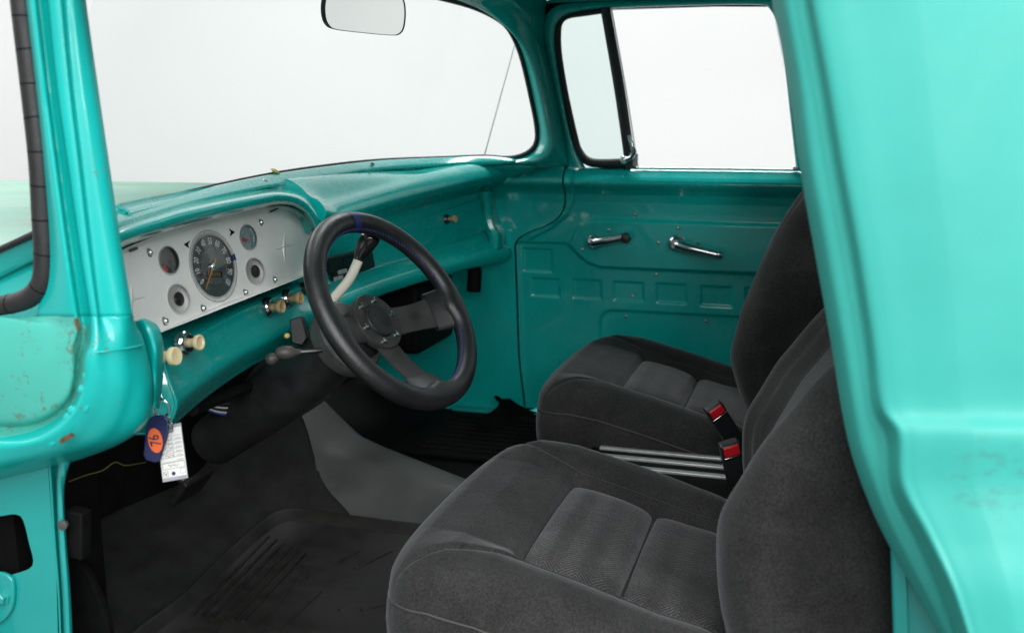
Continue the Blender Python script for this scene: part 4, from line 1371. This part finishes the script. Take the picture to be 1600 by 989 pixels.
def make_cushion(parent):
    n = 300
    loop = superloop(0.284, 0.232, 5.6, n)
    loop[:, 1] += -0.072 - 0.02 * (loop[:, 0] / 0.268) ** 2 * (loop[:, 1] > 0)
    cen_ = np.array([0, -0.075])
    rows = []
    for s in np.concatenate([np.linspace(0.01, 0.80, 60), np.linspace(0.81, 1, 20)]):
        p = cen_ + (loop - cen_) * s
        q = np.clip((s - 0.80) / 0.20, 0, 1)
        dz = 0.042 * (1 - math.sqrt(max(0, 1 - q * q)))
        z = cush_z(p[:, 0], p[:, 1]) - dz
        rows.append([(a, b, c) for (a, b), c in zip(p, z)])
    ztop = np.array([r[2] for r in rows[-1]])
    for k, (ex, dz) in enumerate(((1.004, .010), (1.007, .014), (1.002, .017), (1.012, .022), (1.018, .045), (1.012, .075), (0.99, .105), (0.95, .125))):
        p = cen_ + (loop - cen_) * ex
        rows.append([(a, b, max(c - dz, 0.055)) for (a, b), c in zip(p, ztop)])
    o = build('cushion', MB().grid(rows, cv=True), M['velour'], parent, angle=None)
    # stitched welt along the shoulder
    p = cen_ + (loop - cen_) * 1.004
    mb = MB().tube([(a, b, c - .0155) for (a, b), c in zip(p, ztop)], 0.0016, 6, closed=True)
    build('piping', mb, simple('grey_welt', (0.07, 0.068, 0.062), 0.8), o)
    return o


def make_pad(parent, x0, x1, y0, y1, zf, puff, name='insert_panel', plane='cushion'):
    nx, ny = 50, 50
    rows = []
    for v in np.linspace(0, 1, ny):
        r = []
        for u in np.linspace(0, 1, nx):
            a, b = 2 * u - 1, 2 * v - 1
            k = 0.10
            X = a * math.sqrt(1 - k * b * b / 2) / math.sqrt(1 - k / 2 * 0)
            Y = b * math.sqrt(1 - k * a * a / 2)
            x = (x0 + x1) / 2 + X * (x1 - x0) / 2
            y = (y0 + y1) / 2 + Y * (y1 - y0) / 2
            d = (max(0, 1 - abs(a) ** 9) * max(0, 1 - abs(b) ** 7)) ** 0.5
            r.append((x, y, zf(x, y) - 0.018 + d * (0.018 + puff * max(0, (1 - a * a) * 0.6 + 0.4) * (1 - 0.5 * b * b))))
        rows.append(r)
    return build(name, MB().grid(rows), M['weave'], parent, angle=None)


def base_z(x, y):
    return float(cush_crest(np.array(y))) - 0.024 * min(1, max(0, (0.215 - abs(x)) / 0.07)) ** 1.5 * min(1, max(0, (0.13 - y) / 0.16))


# leading edge of the backrest bolsters (height, fore-aft) and its half width
BP_Z = [.10, .16, .20, .25, .31, .36, .40, .43, .475, .50, .54, .58, .62]
BP_Y = [-.285, -.274, -.266, -.260, -.262, -.284, -.304, -.325, -.356, -.376, -.412, -.452, -.50]
_bp = cr([(a, b, 0) for a, b in zip(BP_Z, BP_Y)], 300)
BP_Z, BP_Y = list(_bp[:, 0]), list(_bp[:, 1])


def make_back(parent):
    nz, n = 70, 120
    rows = []
    zs = np.concatenate([[.10], np.linspace(.105, .60, nz), [.612, .618, .62]])
    for z in zs:
        yl = np.interp(z, BP_Z, BP_Y)
        hw = np.interp(z, [.1, .2, .32, .45, .55, .62], [.235, .262, .270, .258, .225, .19])
        th = np.interp(z, [.1, .2, .4, .55, .62], [.20, .235, .21, .14, .09])
        sh = 1.0
        if z > .56:
            sh = math.sqrt(max(0.0004, 1 - ((z - .56) / .0605) ** 2))
        loop = superloop(hw * (0.72 + 0.28 * sh), th / 2 * (0.25 + .75 * sh), 4.4, n)
        x, y = loop[:, 0], loop[:, 1]
        fr = np.clip((y + th * .1) / (th * .3), 0, 1)
        dish = np.where(y > 0, 0.050 * np.clip((0.205 - np.abs(x)) / 0.09, 0, 1) ** 1.3 * fr, 0)
        seam = np.where(y > 0, 0.006 * np.exp(-((np.abs(x) - 0.165) / 0.007) ** 2) * fr, 0)
        slope = 0.25 * (z - .1)
        rows.append([(a, yl - th / 2 + b - d - s, z) for a, b, d, s in zip(x, y, dish, seam)])
    mb = MB().grid(rows, cv=True)
    mb.f.append(tuple(range(n))[::-1])
    mb.fm.append(0)
    b = len(mb.v)
    mb.f.append(tuple(range(b - n, b)))
    mb.fm.append(0)
    o = build('backrest', mb, M['velour'], parent, angle=None)
    # woven middle
    r2 = []
    for v in np.linspace(0, 1, 30):
        z = .17 + v * .36
        yl = np.interp(z, BP_Z, BP_Y)
        r = []
        for u in np.linspace(-1, 1, 24):
            d = (max(0, 1 - abs(u) ** 8) * max(0, 1 - abs(2 * v - 1) ** 8)) ** .5
            r.append((u * .155, yl - .070 + d * .022, z))
        r2.append(r)
    pad = build('back_insert', MB().grid(r2), M['velour'], o, angle=None)
    # headrest
    rr = []
    for v in np.linspace(0, 1, 24):
        t = 2 * v - 1
        s = max(0.02, (1 - abs(t) ** 4)) ** .5
        loop = superloop(.125 * (.55 + .45 * s), .048 * s, 3, 50)
        z = .685 + t * .085
        rr.append([(a, -.545 - .25 * (z - .64) + b, z) for a, b in loop])
    build('headrest', MB().grid(rr, cv=True), M['velour'], o, angle=None)
    return o


def make_seat(label, X, dy, dz):
    t = thing('bucket_seat', label, 'seat', (0, 0, 0), 'charcoal bucket seats')
    make_cushion(t)
    make_pad(t, -IX, IX, IM + .001, IY0, base_z, .007)
    make_pad(t, -IX, IX, IY1, IM - .001, base_z, .006)
    make_back(t)
    mb = MB()
    mb.box((0, -.08, .045), (.44, .36, .055))
    for s in (-1, 1):
        mb.box((s * .19, -.08, .012), (.035, .46, .022))
    build('seat_base', mb, M['black'], t, bevel=.004)
    return t


seat = make_seat('near charcoal velour bucket seat with a cloth insert, driver side', -0.435, 0, 0)
sd2 = copy_tree(seat)
seat.location = (-0.425, 0.0, 0.0)
sd2.location = (0.395, 0.028, 0.012)
sd2['label'] = 'far dark velour bucket seat in front of the closed door'
# the far backrest is set more upright
for ch in bpy.data.objects:
    if ch.parent == sd2 and ch.name.startswith('backrest'):
        piv = Vector((0, -.30, .20))
        Rm = Matrix.Translation(piv) @ Matrix.Rotation(math.radians(-15), 4, 'X') @ Matrix.Translation(-piv)
        ch.matrix_basis = Rm

# ------------------------------------------------------------------ between the seats
tr = thing('slatted_box', 'low black box with three silver strips between the seats', 'box', (0.02, -0.1, 0.0))
build('box_body', MB().box((0.02, -0.14, 0.065), (.20, .36, .13)), M['black'], tr, bevel=.006)
for X in (0.102, 0.055, 0.004):
    build('silver_strip', MB().box((X, -0.145, 0.1325), (.014, .33, .006)), M['alu'], tr, bevel=.0015)


def buckle(label, top, bot, D0, D1):
    """a slab from bot to top with a bevelled red button near its end"""
    a, b = at(*top, D=D0), at(*bot, D=D1)
    ax = (b - a)
    L = ax.length
    ax.normalize()
    side = ax.cross(-FW).normalized()
    nn = side.cross(ax).normalized()
    if nn.dot(FW) > 0:
        nn = -nn
    t = thing('seat_belt_buckle', label, 'seat belt buckle', b, 'seat belt buckles')
    w = .0165
    R3 = Matrix((side, ax, nn)).transposed()
    build('buckle_body', MB().box(a + ax * (L / 2), (2 * w, L, .022), R3), M['blackplastic'], t, bevel=.004)
    build('release_button', MB().box(a + ax * .0115 + nn * .0095, (1.55 * w, .018, .008), R3), M['red'], t, bevel=.002)
    build('button_frame', MB().box(a + ax * .0225 + nn * .0105, (1.8 * w, .003, .006), R3), M['chrome'], t, bevel=.001)
    return t


buckle('upright black seat belt buckle with red button, in front of the far seat', (1112, 632), (1172, 728), 1.735, 1.80)
buckle('lower black seat belt buckle with red button, beside the near seat', (1138, 690), (1162, 790), 1.60, 1.64)

# ------------------------------------------------------------------ mirror
mi = thing('rear_view_mirror', 'rounded rear view mirror hanging before the windshield top', 'mirror', at(570, 25, Y=0.36))
mA, mB_ = at(505, 25, Y=0.367), at(632, 28, Y=0.360)
mt3 = at(570, -12, Y=0.355)
mn = (mB_ - mA).cross(mt3 - mA).normalized()
if mn.dot(FW) > 0:
    mn = -mn
mq = cr([(505, 8), (506, 28), (512, 41), (524, 47), (565, 52), (612, 56), (625, 53), (631, 42), (633, 20), (630, 0), (618, -9), (570, -14), (522, -14), (509, -6)], 70, True)
base = [at_plane(x, y, mA, mn) for x, y in mq]
mcn = sum((Vector(p) for p in base), Vector()) / len(base)
build('mirror_shell', MB().grid([[p.lerp(mcn, .035) + mn * .0012 for p in base], [p.lerp(mcn, .01) + mn * .0022 for p in base], base, [p - mn * .004 for p in base], [p.lerp(mcn, .12) - mn * .012 for p in base], [p.lerp(mcn, .6) - mn * .018 for p in base], [p.lerp(mcn, .99) - mn * .02 for p in base]], cv=True), M['blackplastic'], mi)
build('mirror_glass', MB().prism([p.lerp(mcn, .02) + mn * .0006 for p in base], mn * .0004), M['mirrorglass'], mi, smooth=False)
build('mirror_stem', MB().tube([mcn - mn * .015, mcn - mn * .03 + Vector((0, .01, .05)), mcn + Vector((0, .07, .13))], .006, 10), M['chrome'], mi)

# ------------------------------------------------------------------ keys
z5 = lambda L: [(200 + a / 5.82, 600 + b / 5.82) for a, b in L]
kD = 1.238
kr = thing('key_ring', 'steel key ring hanging from the dash edge', 'key ring', at(252, 630, D=kD))
c = z5([(306, 222)])[0]
loop = [at(c[0] + 12.3 * math.cos(t), c[1] + 12.6 * math.sin(t), D=kD + .004 * math.sin(t)) for t in np.linspace(0, 2 * PI, 40, endpoint=False)]
build('ring', MB().tube(loop, .0013, 8, closed=True), M['chrome'], kr)
build('key', MB().prism([at(x, y, D=kD + .002) for x, y in z5([(280, 80), (300, 70), (308, 110), (318, 150), (296, 155), (286, 120)])], FW * .002), M['chrome'], kr, bevel=.0005)
for k, (x, y) in enumerate(z5([(372, 318), (384, 350), (393, 385), (388, 415)])):
    lp = [at(x + (3.2 if k % 2 else 2.4) * math.cos(t), y + 3.4 * math.sin(t), D=kD - .002 + (.003 * math.cos(t) if k % 2 else 0)) for t in np.linspace(0, 2 * PI, 16, endpoint=False)]
    build('chain_link', MB().tube(lp, .0008, 6, closed=True), M['chrome'], kr)
fo_ = thing('key_fob', 'navy blue key fob with an orange disc hanging below the ring', 'key fob', at(245, 685, D=kD))
fq = z5([(245, 282), (335, 286), (372, 340), (364, 440), (288, 695), (250, 716), (160, 694), (136, 645), (160, 400), (192, 312)])
build('fob_body', MB().prism([at(x, y, D=kD - .004) for x, y in fq], FW * .006), M['navy'], fo_, bevel=.0015)
def fpt(u, v, d):
    # disc coordinates, leaning with the fob
    x, y = z5([(248 + u * 66 - v * 14, 512 - v * 112)])[0]
    return at(x, y, D=kD - .004 - d)
disc = build('orange_disc', MB().prism([fpt(math.cos(t), math.sin(t), .0004) for t in np.linspace(0, 2 * PI, 40, endpoint=False)], FW * .0006), M['fobdisc'], fo_, smooth=False)
def fn76(x, y):
    a = math.radians(100)
    x, y = x * .80, y * .95
    X, Y = x * math.cos(a) - y * math.sin(a), x * math.sin(a) + y * math.cos(a)
    return fpt(X * 1.05, Y * .80 * .72 + 0, .0008)
mb = MB()
for dx, dy in ((0, 0), (.015, .0), (-.015, 0), (0, .02), (0, -.02)):
    v_, f_ = text_mb('76', lambda x, y: fn76(x * 2.0 + dx, y * 2.1 + dy))
    mb.add([Vector(p) - FW * (.00005 * (dx * 100 + dy * 50)) for p in v_], f_)
build('fob_number', mb, M['navy'], fo_, smooth=False)
tg = thing('paper_tag', 'white paper key tag in a clear sleeve with printed lines', 'key tag', at(272, 705, D=kD + .01))
tD = kD + .008
def tpt(u, v, d=0.0):
    a, b, c_, d_ = z5([(372, 372), (480, 350), (545, 852), (316, 892)])
    top = (a[0] + (b[0] - a[0]) * u, a[1] + (b[1] - a[1]) * u)
    bo_ = (d_[0] + (c_[0] - d_[0]) * u, d_[1] + (c_[1] - d_[1]) * u)
    return at(top[0] + (bo_[0] - top[0]) * v, top[1] + (bo_[1] - top[1]) * v, D=tD - d)
# the sleeve is a full rectangle: widen its hidden upper left
z5a = z5([(262, 396)])[0]
def tpt(u, v, d=0.0):
    a, b, c_, d_ = z5([(258, 398), (480, 350), (545, 852), (316, 892)])
    top = (a[0] + (b[0] - a[0]) * u, a[1] + (b[1] - a[1]) * u)
    bo_ = (d_[0] + (c_[0] - d_[0]) * u, d_[1] + (c_[1] - d_[1]) * u)
    return at(top[0] + (bo_[0] - top[0]) * v, top[1] + (bo_[1] - top[1]) * v, D=tD - d)
build('sleeve', MB().prism([tpt(*q) for q in ((0, 0), (1, 0), (1, 1), (0, 1))], FW * .0012), M['clearplastic'], tg, smooth=False)
build('paper', MB().prism([tpt(*q, .0004) for q in ((.02, .06), (.98, .06), (.98, .935), (.02, .935))], FW * .0003), M['paper'], tg, smooth=False)
mb = MB()
def line(u0, v0, u1, v1, w=.006):
    mb.add([tpt(u0, v0, .0006), tpt(u1, v1, .0006), tpt(u1, v1 + w, .0006), tpt(u0, v0 + w, .0006)], [(0, 1, 2, 3)])
for v in (.20, .275, .35, .43, .505, .58, .66):
    line(.05, v, .95, v, .006)
    if v > .22:
        for k in range(5):
            line(.68 + k * .05, v - .03, .71 + k * .05, v - .03, .014)
for a in ((.06, .67, .94, .67), (.06, .78, .94, .78)):
    line(*a)
mb.add([tpt(.06, .67, .0006), tpt(.075, .67, .0006), tpt(.075, .785, .0006), tpt(.06, .785, .0006)], [(0, 1, 2, 3)])
mb.add([tpt(.925, .67, .0006), tpt(.94, .67, .0006), tpt(.94, .785, .0006), tpt(.925, .785, .0006)], [(0, 1, 2, 3)])
for (u, v) in ((.06, .82), (.74, .80)):
    for a in ((u, v, u + .2, v), (u, v + .09, u + .2, v + .09)):
        line(*a)
    for du in (0, .19):
        mb.add([tpt(u + du, v, .0006), tpt(u + du + .012, v, .0006), tpt(u + du + .012, v + .095, .0006), tpt(u + du, v + .095, .0006)], [(0, 1, 2, 3)])
build('printed_form', mb, M['ink'], tg, smooth=False)
mb = MB()
for v0, n_, u0, u1 in ((.255, 9, .28, .62), (.325, 8, .30, .60), (.40, 10, .25, .62), (.48, 9, .25, .6), (.555, 9, .22, .6), (.725, 12, .3, .72), (.862, 7, .08, .24)):
    pts = [tpt(u0 + (u1 - u0) * k / (n_ * 2), v0 + random.uniform(-.028, .028), .0007) for k in range(n_ * 2)]
    mb.tube(pts, .00022, 5)
build('handwriting', mb, simple('black_ink', (0.03, 0.03, 0.04), 0.6), tg)
build('eyelet', MB().lathe([(.0024, 0), (.0024, .0006), (0, .0006)], tpt(.47, .875, .0005), -FW, 18), M['navy'], tg)

# ------------------------------------------------------------------ light: white studio
w = bpy.data.worlds.new('World')
scene.world = w
w.use_nodes = True
w.node_tree.nodes['Background'].inputs[0].default_value = (0.95, 0.985, 1.0, 1)
w.node_tree.nodes['Background'].inputs[1].default_value = 0.25


def area(name, loc, tgt, size, power, col=(1, 1, 1)):
    l = bpy.data.lights.new(name, 'AREA')
    l.shape = 'RECTANGLE'
    l.size, l.size_y = size
    l.energy = power
    l.color = col
    o = bpy.data.objects.new(name, l)
    COL.objects.link(o)
    o.location = loc
    o.rotation_euler = (Vector(tgt) - Vector(loc)).to_track_quat('-Z', 'Y').to_euler()
    return o


area('softbox_key', (-3.7, -1.0, 2.5), (0.0, 0.0, 0.4), (3.0, 2.6), 185)
area('softbox_fill', (-2.8, -1.8, 1.45), (-0.2, 0.3, 0.5), (1.0, 0.8), 40)
area('softbox_overhead', (-1.7, 0.0, 3.2), (-0.9, 0.0, 0.3), (1.8, 3.0), 62)
area('softbox_front', (0.6, 4.2, 3.3), (0.3, 0.4, 0.65), (4.4, 2.6), 170)
area('softbox_far', (2.0, -0.1, 3.3), (0.55, -0.1, 0.5), (2.8, 1.2), 190)
area('wall_wash', (1.6, -0.3, 3.3), (6.0, -0.3, 1.3), (9.0, 1.2), 145)
area('back_wash', (-0.5, 3.0, 3.6), (-0.5, 7.5, 1.2), (8.0, 1.4), 205)

scene.view_settings.view_transform = 'Standard'
scene.view_settings.look = 'None'
scene.view_settings.exposure = 0
scene.view_settings.gamma = 1
scene.cycles.use_denoising = True
scene.cycles.max_bounces = 8
scene.cycles.transparent_max_bounces = 12
scene.cycles.sample_clamp_indirect = 4
scene.cycles.caustics_reflective = False
scene.cycles.caustics_refractive = False
